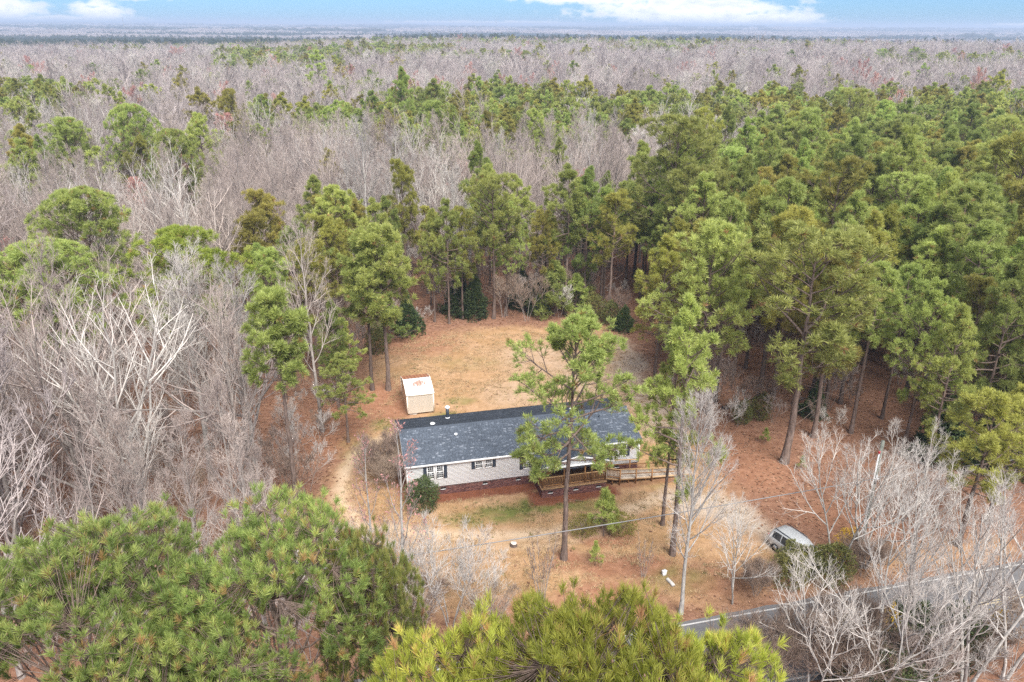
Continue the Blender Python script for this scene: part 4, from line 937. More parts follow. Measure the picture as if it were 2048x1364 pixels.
mast(-1400.6, 3000, 58, 1.1, 'thin radio mast on the hazy skyline at left')
mast(-68.1, 3200, 61, 1.1, 'thin radio mast on the hazy skyline near the centre')

# ------------------------------------------------------------------ tree kinds
K = {}
for i in range(5): K['pine%d' % i] = make_pine(100 + i, 20, (4.2, 4.6, 3.8, 4.9, 4.3)[i], (.36, .42, .33, .45, .38)[i], (38, 36, 42, 34, 38)[i], 7, 4, 17, .46, .044, (0, .06, 0, .12, .04)[i], 'needle', .012, dome=i in (1, 3))
for i in range(3): K['pinetall%d' % i] = make_pine(130 + i, 20, (3.4, 3.0, 3.7)[i], (.52, .58, .50)[i], 32, 7, 4, 17, .46, .044, (.05, .1, .12)[i], ('needle', 'needle', 'needle_olive')[i], .012, stubs=18, dome=i == 2)
for i in range(2): K['olive%d' % i] = make_pine(140 + i, 20, 4.0, .36, 34, 7, 4, 16, .45, .044, .08, 'needle_olive', .012, dome=i == 1)
K['open'] = make_pine(121, 19, 5.2, .44, 38, 8, 4, 22, .40, .042, .12, 'needle', .02, 120, 4, steep=.15)
K['round'] = make_pine(150, 20, 5.4, .55, 40, 8, 4, 20, .42, .042, 0, 'needle_front', .02, 60, 10, dome=2)
K['round_y'] = make_pine(151, 20, 5.8, .58, 36, 8, 4, 20, .42, .042, 0, 'needle_yellow', .03, 60, 10, dome=2)
K['twin0'] = make_pine(160, 18, 3.3, .50, 32, 7, 4, 20, .44, .044, .05, 'needle', .01, 0, 14, dome=True)
K['pinehigh'] = make_pine(165, 20, 2.9, .72, 26, 7, 4, 20, .42, .044, .05, 'needle', .01, 0, 24, dome=True)
K['lean0'] = make_pine(161, 20, 4.1, .32, 36, 7, 4, 19, .42, .044, .2, 'needle', .01, 60, 8)
K['young'] = make_pine(170, 4, 1.35, .18, 18, 3, 3, 12, .34, .035, 0, 'needle', 0, 0, 0, full=True, steep=.5)
K['young_bush'] = make_pine(171, 5, 2.4, .06, 26, 5, 3, 12, .38, .05, 0, 'needle', 0, 0, 0, full=True, steep=.1)
K['front0'] = make_dome(201, 22, 3.4, 4.2, 2300, 54, .28, .016, 'needle_front', .03, .34, .07)
K['front1'] = make_dome(202, 22, 4.2, 4.0, 2900, 54, .28, .016, 'needle_front', .03, .35, .07)
K['front2'] = make_dome(203, 26, 2.9, 3.4, 2300, 60, .25, .0135, 'needle_yellow', .035, .22, .05)
K['front3'] = make_dome(204, 26, 3.3, 3.6, 2700, 60, .25, .0135, 'needle_yellow', .025, .21, .05)
for i in range(4): K['bare%d' % i] = make_bare(300 + i, 18, 'upright', ('pale_bark', 'grey_bark', 'grey_bark', 'grey_bark')[i], ('pale_twig', 'grey_twig', 'grey_twig', 'grey_twig')[i], ((18, 7, 6, 3), (16, 7, 6, 3), (22, 6, 6, 3), (14, 8, 6, 3))[i], lw=(1, 1.1, .85, 1.15)[i])
for i in range(3): K['spread%d' % i] = make_bare(320 + i, 18, 'spread', ('grey_bark', 'pale_bark', 'grey_bark')[i], ('grey_twig', 'pale_twig', 'grey_twig')[i], ((16, 8, 6, 4), (18, 8, 6, 3), (15, 9, 6, 4))[i])
K['white0'] = make_bare(340, 19, 'upright', 'pale_bark', 'pale_twig', (28, 8, 6, 3), .011, 1.0)
K['white1'] = make_bare(341, 14, 'upright', 'pale_bark', 'pale_twig', (10, 6, 5, 3), .009, 1.25, None, 1.0, 3, .015)
K['white2'] = make_bare(342, 14, 'upright', 'pale_bark', 'pale_twig', (11, 6, 5, 3), .009, 1.3, None, 1.2, 2, .015)
for i in range(2): K['budding%d' % i] = make_bare(350 + i, 16, 'upright', 'grey_bark', 'red_twig', (16, 7, 6, 3), .012, 1.0, 3)
K['maple'] = make_bare(355, 13, 'upright', 'pale_bark', 'grey_twig', (11, 5, 4, 2), .009, .8, 1)
K['shrub0'] = make_bare(360, 4, 'upright', 'grey_bark', 'grey_twig', (9, 6, 5, 2), .008, 1.1, None, 1.3, 6, .008)
K['shrub1'] = make_bare(361, 5, 'upright', 'pale_bark', 'pale_twig', (8, 5, 4, 2), .008, 1.2, None, 1.3, 4, .011)
K['shrub2'] = make_bare(362, 3, 'upright', 'grey_bark', 'brown_twig', (10, 6, 5, 2), .007, 1.2, None, 1.5, 8, .008)
K['shrub3'] = make_bare(363, 4, 'upright', 'grey_bark', 'red_twig', (9, 6, 5, 2), .008, 1.1, 2, 1.3, 5, .008)
K['crape'] = make_bare(364, 5.5, 'upright', 'grey_bark', 'brown_twig', (6, 3, 3, 0), .011, .7, None, .7, 8, .007)
K['holly'] = make_leafy(400, 2.7, 1.5, 2200, .12, 'cedar')
K['cedar'] = make_leafy(401, 5.0, 2.2, 2400, .26, 'cedar', 'cone', 1)
K['laurel'] = make_leafy(402, 4.0, 2.1, 1500, .20, 'cedar_light', 'round', 5)
K['azalea'] = make_leafy(403, 1.5, 1.25, 1300, .09, 'needle_olive', 'round', 7)
K['bloom'] = make_leafy(404, 2.6, 1.2, 500, .12, 'bloom', 'round', 6)
GREENS = 'pine'
def plant(kind, x, y, h, label, group=None, wide=1.0, rz=None, name='pine_tree', cat='tree', lean=(0, 0), h0=None):
    ref = h0 or {'pine': 20, 'oliv': 20, 'open': 19, 'roun': 20, 'twin': 18, 'lean': 20, 'fron': 22, 'bare': 18, 'spre': 18, 'whit': 14, 'budd': 16, 'mapl': 13}[kind[:4]]
    if kind == 'white0': ref = 19
    if kind in ('front2', 'front3'): ref = 26
    s = h / ref * (1.075 if kind[:4] in ('roun', 'twin') or kind in ('pine1', 'pine3', 'olive1', 'pinehigh', 'pinetall2') else 1); t_, c_ = K[kind]
    o = thing(name, label, cat, (x, y, float(terr(x, y))), rng.random() * 6.28 if rz is None else rz, group, (s * wide, s * wide, s), lean)
    part(t_.name.split('.')[0], t_, o); part(c_.name.split('.')[0], c_, o); return o
placed = []       # (x, y, clear radius)
def hero(*a, clear=2.6, **k): placed.append((a[1], a[2], clear)); return plant(*a, **k)

# lone pines, each with a place of its own in the photograph
hero('open', 3.99, 47.63, 19.1, 'lone tall pine with open airy crown in front of the house porch', rz=3.6, lean=(0, -.025))
hero('pine3', 25.02, 61.71, 22.4, 'tall pine with long dark trunk rooted beside the driveway at right', wide=1.25, rz=1.0, clear=4)
hero('twin0', -15.22, 76.45, 17.3, 'left one of two slim pines standing behind the garden shed', rz=.2)
hero('twin0', -13.48, 76.47, 18.6, 'right one of two slim pines, its trunk next to the garden shed', rz=2.5, wide=1.1)
hero('lean0', 12.22, 48.18, 20.5, 'leaning pine with dark trunk near the driveway, the closer of the pair', rz=2.2, lean=(.02, .03), wide=.85)
hero('lean0', 12.14, 51.98, 17.0, 'leaning pine behind its closer twin beside the ramp', rz=4.4, lean=(0, .05), wide=.75)
hero('olive0', 15.9, 77.9, 17.4, 'yellowish pine at the right edge of the back lawn', wide=1.05)
hero('pinehigh', -16.33, 49.76, 21.0, 'pine with bare grey lower trunk at the left edge of the lawn', clear=4, wide=.85)
for x, y, h, k, w, lab in ((-8.4, 96.9, 16.7, 'pine0', .8, 'slim pine on the back lawn edge, left of centre'), (-10.4, 97.6, 15.3, 'pine2', .8, 'slim pine on the back lawn edge behind the twin pines'), (-2.5, 99.0, 20, 'pine3', .95, 'tallest pine on the back edge of the lawn, with grey straight trunk'),
                           (-.8, 100, 16, 'pine1', .75, 'leaning dark trunked pine beside the tallest one on the back lawn edge'), (-6.7, 98.6, 15.7, 'olive1', .8, 'slender olive pine on the back lawn edge'), (10, 101.8, 20, 'pine2', .85, 'narrow tall pine behind the evergreen shrubs of the back lawn'),
                           (-46.4, 82.2, 21, 'round', .95, 'big round crowned dark pine rising from bare woods at far left'), (-30.4, 69.0, 20, 'round_y', 1.0, 'wide flat topped yellow green pine behind the white bare trees at left'),
                           (-42.0, 66.5, 19.3, 'round', 1.15, 'dark pine cut by the left picture edge'), (-68.4, 143, 24, 'round', .75, 'tall dark pine standing alone over grey hardwoods'), (-53.5, 124.3, 22, 'round', .7, 'dark pine behind pink budding maples'), (-58.5, 131, 18, 'round', .6, 'small dark pine under the tall lone pine'),
                           (-56, 140.4, 14, 'pine0', .7, 'small pine at the foot of the grey hardwoods'), (-17.9, 71.8, 12, 'pine2', .9, 'shorter pine left of the shed'), (-15.6, 65.0, 9.2, 'pine0', 1.25, 'low spreading pine boughs over the left side lawn'),
                           (-17.6, 73.5, 9.5, 'pine4', 1.2, 'mid height pine filling the gap left of the twin pines'), (29.4, 66.5, 20.5, 'olive0', 1.0, 'yellow green tall pine with long bare trunk in the right stand'), (37.1, 60, 16, 'pine2', .85, 'narrow spire shaped pine in front of the right stand'),
                           (34.5, 49.5, 13.5, 'olive1', 1.25, 'yellow green pine hanging over the road at the right picture edge'), (38.5, 52.5, 12.5, 'olive0', 1.2, 'low olive pine behind the one at the right picture edge'), (18.0, 68, 21, 'pine1', 1.0, 'broad pine right of the driveway turn'), (19.6, 80.5, 17.5, 'olive1', 1.05, 'pale yellow pine on the right edge of the back lawn')):
    hero(k, x, y, h, lab, wide=w, clear=7.5 if k.startswith('round') else 2.6)
# crowns close below the camera
hero('front0', -7.2, 18.8, 23.6, 'big foreground pine crown at lower left, right half of the mass', rz=.4, wide=.88)
hero('front1', -12.9, 18.2, 23.4, 'broad foreground pine crown at the lower left picture edge', rz=2.0)
hero('front0', -4.5, 20.0, 22.3, 'narrower foreground pine with spiky leaders beside the lower left mass', rz=4.1, wide=.5)
hero('front1', -9.6, 15.6, 21.6, 'lower foreground pine crown filling the bottom left picture edge', rz=5.1, wide=.9)
hero('front3', 1.45, 10.3, 27.95, 'bright yellow green foreground pine crown at bottom centre', rz=1.0, wide=.76)
hero('front2', -1.1, 9.9, 27.55, 'yellow green foreground pine crown with browned tips at bottom left of centre', rz=3.0, wide=.66)
hero('front2', 3.3, 10.2, 26.9, 'foreground pine crown sloping away at bottom right of centre', rz=5.0, wide=.72)
# bare trees with a place of their own
for k, x, y, h, w, lab in (('white0', -26.2, 58.2, 20.3, 1.0, 'large white bare tree at left, the taller of the two'), ('white0', -23.2, 60.7, 18.4, .95, 'white bare tree at left with fanned limbs beside the left lawn'), ('maple', -6.94, 41.5, 14.3, 1.0, 'thin bare maple with red buds in front of the house corner'),
                           ('maple', -9.5, 43.6, 12, .9, 'thin bare tree with reddish tips left of the house corner'), ('white0', 11.6, 41.9, 16.4, .8, 'pale bare tree in front of the driveway, right of the leaning pines'), ('white2', 15.4, 42.9, 7.6, 1.0, 'low grey bare tree on the near verge of the road'),
                           ('white1', 26.0, 46.8, 11.4, 1.0, 'white many stemmed bare tree near the utility pole'), ('white2', 23.6, 45.9, 11.2, .95, 'white bare tree just left of the utility pole'), ('white1', 29.8, 47.4, 10.5, 1.0, 'white bare tree just right of the utility pole'), ('white1', 27.4, 35.4, 15.2, .9, 'tall white bare tree in front of the road at right'), ('white2', 30.4, 36.4, 14.6, .9, 'white bare tree at the lower right picture edge'),
                           ('white1', 23.6, 34.6, 14.6, 1.0, 'leaning white bare tree at bottom right with limbs reaching left'), ('white2', 20.6, 33.6, 12.5, 1.0, 'white bare tree overhanging the road at lower right'), ('white2', 17.6, 33.8, 9.5, 1.0, 'grey bare thicket tree at bottom right of centre'),
                           ('bare0', -45.8, 83.6, 17, 1.0, 'white bare tree in front of the round dark pine at left'), ('bare2', 7.75, 105.4, 17, .9, 'pale bare tree between pines behind the back lawn'), ('spread1', 16.5, 216, 19, 1.1, 'pale forked bare tree among the green pine belt'),
                           ('budding0', -62, 146, 17, 1.1, 'pink budding maple right of the tall lone dark pine'), ('budding1', -64, 178, 18, 1.3, 'large pink red budding maple beyond the tall lone pine'), ('budding1', -57, 117, 15, 1.1, 'red budding maple in front of the dark pines at left'), ('budding0', -9, 136, 15, 1, 'salmon budding maple in front of the pine belt'), ('budding0', 11.5, 128, 15, 1.1, 'salmon budding maple left of the right pine stand')):
    hero(k, x, y, h, lab, name='bare_tree', wide=w, clear=5 if k == 'white0' else 2.4)
def low(kind, x, y, h, h0, label, name, cat, group=None, wide=1.0):
    placed.append((x, y, .8)); s = h / h0; t_, c_ = K[kind]
    o = thing(name, label, cat, (x, y, float(terr(x, y))), rng.random() * 6.28, group, (s * wide, s * wide, s))
    part(t_.name.split('.')[0], t_, o); part(c_.name.split('.')[0], c_, o); return o
low('young', 7.26, 50.49, 4.1, 4, 'slim young pine between two bushes in the front yard', 'young_pine', 'tree'); low('young', 7.75, 50.55, 3.5, 4, 'second stem of young pine between two bushes in the front yard', 'young_pine', 'tree', wide=.8)
low('young', 6.24, 46.84, 2.1, 4, 'small pine sapling standing alone on the front lawn', 'young_pine', 'tree', wide=.9)
low('azalea', 5.65, 50.7, 1.55, 1.5, 'olive bush left of the slim young pine', 'bush', 'bush'); low('azalea', 8.6, 50.9, 1.6, 1.5, 'olive bush right of the slim young pine', 'bush', 'bush')
low('holly', -7.3, 54.1, 2.9, 2.7, 'dark green round holly at the front left corner of the house', 'holly_bush', 'bush', wide=.95)
low('shrub2', -11.4, 58.6, 3.6, 3, 'taller brown leafless shrub beside the left end wall of the house', 'bare_shrub', 'shrub'); low('shrub2', -10.4, 57.0, 3.0, 3, 'low brown bare shrub beside the left end wall of the house', 'bare_shrub', 'shrub')
low('crape', 2.22, 42.9, 5.8, 5.5, 'thin many stemmed bare shrub with brown seed heads left of the lone pine', 'bare_shrub', 'shrub'); low('crape', 9.6, 45.6, 3.6, 5.5, 'small bare shrub with brown leaves by the pine sapling', 'bare_shrub', 'shrub')
for x, y, h, lab in ((-4.0, 40.7, 7.2, 'pale many stemmed bare thicket above the yellow foreground pine'), (-2.1, 41.2, 5.2, 'low pale bare thicket right of the taller one'), (-6.3, 39.6, 6.6, 'pale bare thicket behind the foreground pine'), (-8.4, 40.6, 6.5, 'pale bare thicket beside the lower left pines'), (-11.0, 42.0, 6, 'grey thicket at the lower left of the lawn')):
    low('shrub1', x, y, h, 5, lab, 'bare_shrub', 'shrub')
for x, y, h, w, lab in ((14.6, 35.2, 4.2, 1.0, 'brown brush below the road at bottom right of centre, leftmost clump'), (17.4, 35.6, 4.4, 1.0, 'brown brush below the road, second clump from the left'), (19.6, 35.0, 5.4, 1.0, 'brown brush below the road, third clump from the left'), (22.2, 35.8, 4.2, 1.0, 'brown brush below the road, fourth clump from the left'),
                        (25.0, 36.4, 3.6, 1.0, 'brown brush below the road, among white trunks'), (29.2, 37.2, 3.0, 1.0, 'brown brush in the lower right picture corner'), (17.2, 43.7, 2.4, 1.1, 'brown brush on the verge left of the parked car'), (25.6, 45.8, 2.8, 1.1, 'brown brush on the verge at the foot of the utility pole')):
    low('shrub2', x, y, h, 3, lab, 'bare_shrub', 'shrub', wide=w)
for k, x, y, h, h0, w, lab in (('young_bush', 5.8, 100.0, 7.5, 5, 1.0, 'large bushy evergreen at the back edge of the lawn'), ('cedar', 3.6, 100.9, 5, 5, 1.1, 'dark evergreen left of the large bushy one on the back lawn edge'), ('young_bush', 8.8, 101.2, 5.5, 5, 1.1, 'bushy evergreen right of the large one on the back lawn edge'),
                               ('laurel', 11.2, 99.6, 3.5, 4, 1, 'pale green shrub on the back right edge of the lawn'), ('laurel', 13.4, 97.2, 3.2, 4, 1, 'olive green shrub at the back right lawn corner'), ('cedar', 14.6, 95.0, 3.4, 5, 1.3, 'dark low evergreen at the back right lawn corner'), ('young_bush', 10.2, 104, 5, 5, 1, 'young evergreen in the shade behind the lawn shrubs'),
                               ('cedar', -13.5, 93.6, 5.5, 5, 1.1, 'dark cedar at the back left lawn corner'), ('young_bush', -15.6, 90.6, 5.5, 5, 1.1, 'green young pine at the back left lawn corner'), ('laurel', -16.4, 87, 3.2, 4, 1, 'low green shrub on the left edge of the back lawn'), ('cedar', -5.2, 99.5, 6, 5, 1, 'dark cedar between trunks on the back lawn edge'), ('cedar', -7.4, 100.8, 6.5, 5, 1, 'dark tall cedar in the shade behind the back lawn'),
                               ('cedar', 1.4, 103.4, 6, 5, 1, 'dark cedar deep behind the back lawn'), ('cedar', 31, 71, 4.0, 5, 1.1, 'dark cedar on the litter right of the tall pine trunk'), ('laurel', 25.2, 70.4, 2.8, 4, .9, 'yellowish shrub on the litter left of the tall pine trunk'), ('laurel', 23.2, 69.4, 2.5, 4, .8, 'sparse green shrub by the driveway edge'), ('young', 24.3, 65.2, 1.6, 4, 1.1, 'tiny pine seedling left of the tall pine trunk'), ('young', 26.2, 60.6, 1.3, 4, 1.1, 'tiny pine seedling right of the tall pine trunk'),
                               ('cedar', 40, 62.5, 7, 5, 1.2, 'dark cedar behind the utility pole'), ('cedar', 44, 61, 7.5, 5, 1.2, 'dark cedar at the right stand edge'), ('laurel', 19.9, 45.0, 2.7, 4, 1.0, 'olive evergreen shrub in front of the parked car'), ('laurel', 23.0, 45.3, 3.2, 4, 1.0, 'evergreen shrub right of the parked car'), ('laurel', 20.4, 36.0, 4.6, 4, .9, 'olive evergreen shrub on the near road verge at lower right'),
                               ('holly', 24.2, 36.6, 5.4, 2.7, .75, 'dark glossy evergreen under the white bare trees at lower right'), ('holly', 21.6, 34.8, 5.0, 2.7, .8, 'dark evergreen shrub at the bottom right picture edge'), ('holly', 27.6, 37.6, 4.4, 2.7, .8, 'dark evergreen shrub on the road verge at right'), ('bloom', 25.2, 48.0, 2.6, 2.6, .8, 'yellow flowering shrub behind the parked car'), ('bloom', 22.6, 36.6, 5.2, 2.6, .5, 'yellow flowering shrub in the thicket at lower right'), ('bloom', 30.6, 38.4, 3.6, 2.6, .5, 'yellow flowering shrub beside the road at right'), ('laurel', 21.4, 46.0, 2.5, 4, .9, 'loose evergreen shrub between car and road'), ('laurel', 20.7, 46.7, 2.2, 4, 1.0, 'small loose evergreen shrub by the rear wheel of the parked car'), ('laurel', 22.9, 46.6, 2.1, 4, .9, 'loose evergreen shrub at the front end of the parked car')):
    low(k, x, y, h, h0, lab, 'young_pine' if k.startswith('young') else 'evergreen_shrub' if k != 'bloom' else 'flowering_shrub', 'tree' if k.startswith('young') else 'shrub', wide=w)

# ------------------------------------------------------------------ the forest
polyA = [(15.5, 97.5), (17.5, 91), (20.5, 86), (22.5, 79), (25.5, 75), (30, 70.5), (35, 66), (40, 60), (46, 56), (110, 52), (240, 215), (165, 209), (86, 193), (66, 167), (51, 160), (37, 150), (27, 134), (17, 112)]
polyB = [(-75, 212), (-58, 202), (-45, 224), (-29, 262), (-5, 290), (12, 275), (26, 248), (50, 252), (80, 270), (110, 265), (240, 278), (240, 200), (156, 196), (81, 182), (68, 179), (49, 186), (34, 180), (13, 170), (2, 156), (-6, 149), (-16, 146), (-31, 178), (-48, 176), (-64, 182)]
polyC = [(-31, 77), (-33, 98), (-27, 105), (-16, 107), (20, 116), (19, 93), (15.5, 97), (11, 100), (5.9, 100.5), (-1.7, 98.5), (-8.3, 97.5), (-14.4, 94), (-18.2, 88), (-19, 79), (-22, 73)]
polyD = [(-235, 290), (-168, 300), (-128, 246), (-108, 200), (-150, 195)]
polyE = [(-258, 740), (-60, 790), (-50, 660), (-111, 430), (-148, 421)]
def grid(x0, x1, y0, y1, s, r, jit=.46):
    X, Y = np.meshgrid(np.arange(x0, x1, s), np.arange(y0, y1, s)); X = X + (np.arange(X.shape[0]) % 2)[:, None] * s / 2
    return (X + r.uniform(-jit, jit, X.shape) * s).ravel(), (Y + r.uniform(-jit, jit, Y.shape) * s).ravel()
def inview(x, y, m=14, k=.70): return np.abs(x) < k * y + m
r = np.random.default_rng(77)
pts = []       # x, y, is pine, zone
x1, y1 = grid(-260, 260, 37, 300, 4.7, r); x2, y2 = grid(-330, 330, 300, 420, 6.0, r)
x = np.concatenate([x1, x2]); y = np.concatenate([y1, y2])
ok = inview(x, y)
ro_ = (x - RO[0]) * RN[0] + (y - RO[1]) * RN[1]
ok &= ~((ro_ < 1.6) & (ro_ > -7.5)); ok &= ~((y < 43) & (x > -14)) ; ok &= ~((x > 8) & (y < 56) & (x < 46))
x, y = x[ok], y[ok]
ok = poly_sd(x, y, clearing) < -1.4
ok &= ~((x > 17) & (x < 46) & (y < 60.5 + (x < 30) * 8) & (y > 44))
for hx, hy, hc in placed: ok &= np.hypot(x - hx, y - hy) > hc
x, y = x[ok], y[ok]
zone = np.zeros(len(x), int)
for zi, p in ((1, polyA), (2, polyB), (3, polyC), (4, polyD), (5, polyE)):
    zone[poly_sd(x, y, p) + (fbm(x / 9, y / 9, zi) - .5) * (9 if zi != 3 else 3) > 0] = zi
prob = np.array([.03, .975, .86, .90, .85, .8])[zone]; prob = np.where((zone == 0) & (y < 60), 0, prob)
prob = np.where((zone == 0) & (fbm(x / 60, y / 60, 91, 3) > .60), .22, prob)
prob = np.where((zone == 0) & (y < 120) & (x < -18), np.where(y < 60, 0, .012), prob); zone = np.where((zone == 0) & (x > 14) & (y < 122), 1, zone); prob = np.where((zone == 1) & (prob < .5), .975, prob); prob = np.where((zone == 0) & (y < 62), 0, prob)
isp = (r.random(len(x)) < prob) | ((zone == 1) & (y < 95)) | ((zone == 3) & (x > 8))
hgt = np.where(isp, r.normal(18.5, 2.3, len(x)), r.normal(16.3, 2.6, len(x)))
hgt = np.where((zone == 3) & isp, r.normal(17.0, 1.8, len(x)), hgt)
hgt = np.where((zone == 1) & isp, hgt + 1.0, hgt); hgt = np.where((zone == 1) & ~isp, hgt * .8, hgt)
dist = np.hypot(x, y); order = np.argsort(dist / hgt)
grp = {1: ('pines of the dense stand at right', 'right hand pine stand'), 2: ('pines of the far belt', 'far pine belt'), 3: ('pines closing the back of the lawn', 'pine row behind the lawn'), 4: ('pines of the far left clump', 'far left clump'), 5: ('far pines', 'far grove'), 0: ('pines scattered in the bare woods', 'bare woods')}
def bgroup(i):
    if zone[i] == 1: return 'bare trees inside the right pine stand', 'right hand pine stand'
    if zone[i] == 3: return 'bare trees behind the back lawn pines', 'pine row behind the lawn'
    if x[i] < -16 and y[i] < 112: return 'bare trees left of the lawn', 'woods left of lawn'
    return 'bare trees beyond the lawn pines', 'woods beyond lawn'
look = {'pinetall0': 'long trunked green pine', 'pinetall1': 'thin long trunked pine', 'pinetall2': 'long trunked olive pine', 'pine0': 'pointed green pine', 'pine1': 'round topped green pine', 'pine2': 'narrow green pine', 'pine3': 'broad open green pine', 'pine4': 'bushy green pine', 'olive0': 'pointed olive pine', 'olive1': 'round olive pine',
        'bare0': 'pale straight bare tree', 'bare1': 'grey straight bare tree', 'bare2': 'slim grey bare tree', 'bare3': 'grey wide bare tree', 'spread0': 'grey forked bare tree', 'spread1': 'pale forked bare tree', 'spread2': 'thick grey forked bare tree'}
NTH = ['', 'second ', 'third ', 'fourth ', 'fifth ', 'sixth ', 'seventh ', 'eighth ', 'ninth ']
buckets = {}
cap = {True: 300 - 45, False: 300 - 24}; cnt = {True: 0, False: 0}; rest = []
pk = ['pine0', 'pine1', 'pine2', 'pine3', 'pine4', 'pine0', 'pine2', 'olive0', 'olive1']; bk = ['bare0', 'bare1', 'bare2', 'bare3', 'spread0', 'spread1', 'spread2', 'bare1', 'bare3', 'spread2', 'bare2', 'spread0']
for i in order:
    p = bool(isp[i])
    if cnt[p] < cap[p] and abs(x[i]) < .67 * y[i] + 4:
        cnt[p] += 1
        kd = (pk if p else bk)[r.integers(0, len(pk if p else bk))]; kd = 'pinetall%d' % r.integers(0, 3) if p and (zone[i] == 3 or (y[i] < 85 and zone[i] == 1 and r.random() < .4)) else kd; gr, where = grp[int(zone[i])] if p else bgroup(i)
        o = plant(kd, x[i], y[i], hgt[i], '', gr, r.uniform(.72, 1.15), name='pine_tree' if p else 'bare_tree')
        buckets.setdefault((look[kd], where), []).append((y[i], x[i], o))
    else: rest.append(i)
rest = np.array(rest)
ROWS = ['nearest', 'second', 'third', 'fourth', 'fifth', 'sixth', 'seventh', 'eighth', 'ninth', 'tenth']
for (lk, where), L in buckets.items():      # counted row by row away from the house, each row from the left
    L.sort(key=lambda q: q[0]); nrow = max(1, math.ceil(len(L) / 7)); per = math.ceil(len(L) / nrow)
    for k in range(nrow):
        row = sorted(L[k * per:(k + 1) * per], key=lambda q: q[1] / q[0])
        for m_, (_, _, o) in enumerate(row):
            o['label'] = '%s, %sfrom left, %s row, %s' % (lk, NTH[m_] if m_ else 'first ', ROWS[min(k, 9)], where)

def scatter(name, label, P, size, pick, meshes, cat):
    """points carrying instances of the given meshes: a wood that nobody could count"""
    lib = bpy.data.collections.new('kinds_of_' + name)
    for i, m_ in enumerate(meshes): lib.objects.link(bpy.data.objects.new('kind_%02d' % i, m_))
    me = bpy.data.meshes.new(name); n = len(P); me.vertices.add(n); me.vertices.foreach_set('co', np.asarray(P, np.float32).ravel())
    rot = np.zeros((n, 3)); rot[:, 2] = r.random(n) * 6.283; rot[:, :2] = r.normal(0, .03, (n, 2))
    for nm, tp, v, key in (('rot', 'FLOAT_VECTOR', rot, 'vector'), ('size', 'FLOAT_VECTOR', size, 'vector')):
        a = me.attributes.new(nm, tp, 'POINT'); a.data.foreach_set(key, np.asarray(v, np.float32).ravel())
    a = me.attributes.new('pick', 'INT', 'POINT'); a.data.foreach_set('value', np.asarray(pick, np.int32))
    o = bpy.data.objects.new(name, me); COL.objects.link(o); o['kind'] = 'stuff'; o['label'] = label; o['category'] = cat
    ng = bpy.data.node_groups.new('scatter_' + name, 'GeometryNodeTree')
    ng.interface.new_socket('Geometry', in_out='INPUT', socket_type='NodeSocketGeometry'); ng.interface.new_socket('Geometry', in_out='OUTPUT', socket_type='NodeSocketGeometry')
    gi, go_ = ng.nodes.new('NodeGroupInput'), ng.nodes.new('NodeGroupOutput')
    ip = ng.nodes.new('GeometryNodeInstanceOnPoints'); ci = ng.nodes.new('GeometryNodeCollectionInfo')
    ci.inputs['Collection'].default_value = lib; ci.inputs['Separate Children'].default_value = True; ci.inputs['Reset Children'].default_value = True
    ip.inputs['Pick Instance'].default_value = True
    def na(nm, tp): q = ng.nodes.new('GeometryNodeInputNamedAttribute'); q.data_type = tp; q.inputs['Name'].default_value = nm; return next(s_ for s_ in q.outputs if s_.enabled)
    ng.links.new(gi.outputs[0], ip.inputs['Points']); ng.links.new(ci.outputs[0], ip.inputs['Instance'])
    ng.links.new(na('pick', 'INT'), ip.inputs['Instance Index']); ng.links.new(na('rot', 'FLOAT_VECTOR'), ip.inputs['Rotation']); ng.links.new(na('size', 'FLOAT_VECTOR'), ip.inputs['Scale'])
    ng.links.new(ip.outputs[0], go_.inputs[0])
    o.modifiers.new('scatter', 'NODES').node_group = ng; return o
# simpler trees for the distance
FP = [make_pine(500 + i, 20, 4.3, .38, 28, 5, 3, 8, .55, .13, .05, ('needle', 'needle', 'needle_olive', 'needle')[i], .01, stubs=0, joined=True, dome=i % 2 == 1) for i in range(4)]
FB = [make_bare(520 + i, 18, ('upright', 'spread', 'upright', 'spread', 'upright')[i], ('grey_bark', 'grey_bark', 'pale_bark', 'grey_bark', 'grey_bark')[i], ('far_twig', 'far_twig', 'pale_twig', 'far_twig', 'red_twig')[i], (15, 7, 7, 2), .026, 1.1, 2 if i == 4 else None, joined=True) for i in range(5)]
zz = terr(x, y)
for p, nm, lab, ms, ref in ((True, 'pine_forest', 'green pines of the stand and belt continuing into the distance', FP, 20), (False, 'bare_forest', 'grey leafless hardwoods continuing into the distance', FB, 18)):
    q = rest[isp[rest] == p]; s = hgt[q] / ref; w = s * r.uniform(.85, 1.2, len(q))
    pick = r.integers(0, 4, len(q))
    if not p: pick = np.where((r.random(len(q)) < .06) & (fbm(x[q] / 30, y[q] / 30, 8) > .5), 4, pick)
    scatter(nm, lab, np.stack([x[q], y[q], zz[q]], -1), np.stack([w, w, s], -1), pick, ms, 'forest')
# 420 m to 1100 m: the same trees, wider apart and broader
xf, yf = grid(-1100, 1100, 420, 1100, 7.6, r); o_ = inview(xf, yf, 30, .95) & (np.hypot(xf, yf) < 1150); xf, yf = xf[o_], yf[o_]
pf_ = np.where(poly_sd(xf, yf, polyE) + (fbm(xf / 20, yf / 20, 4) - .5) * 30 > 0, .85, np.where(fbm(xf / 130, yf / 70, 17, 3) > .635, .7, .03))
bandL = [(-720, 1020), (-330, 1000), (-120, 880), (-60, 930), (-260, 1250), (-560, 1900), (-1300, 1900), (-820, 1200)]
pf_ = np.where((poly_sd(xf, yf, bandL) > 0) | (poly_sd(xf, yf, [(32, 900), (100, 905), (120, 1010), (40, 1000)]) > 0) | (poly_sd(xf, yf, [(125, 900), (330, 960), (420, 1250), (190, 1300)]) > 0), .9, pf_); pine_f = r.random(len(xf)) < pf_
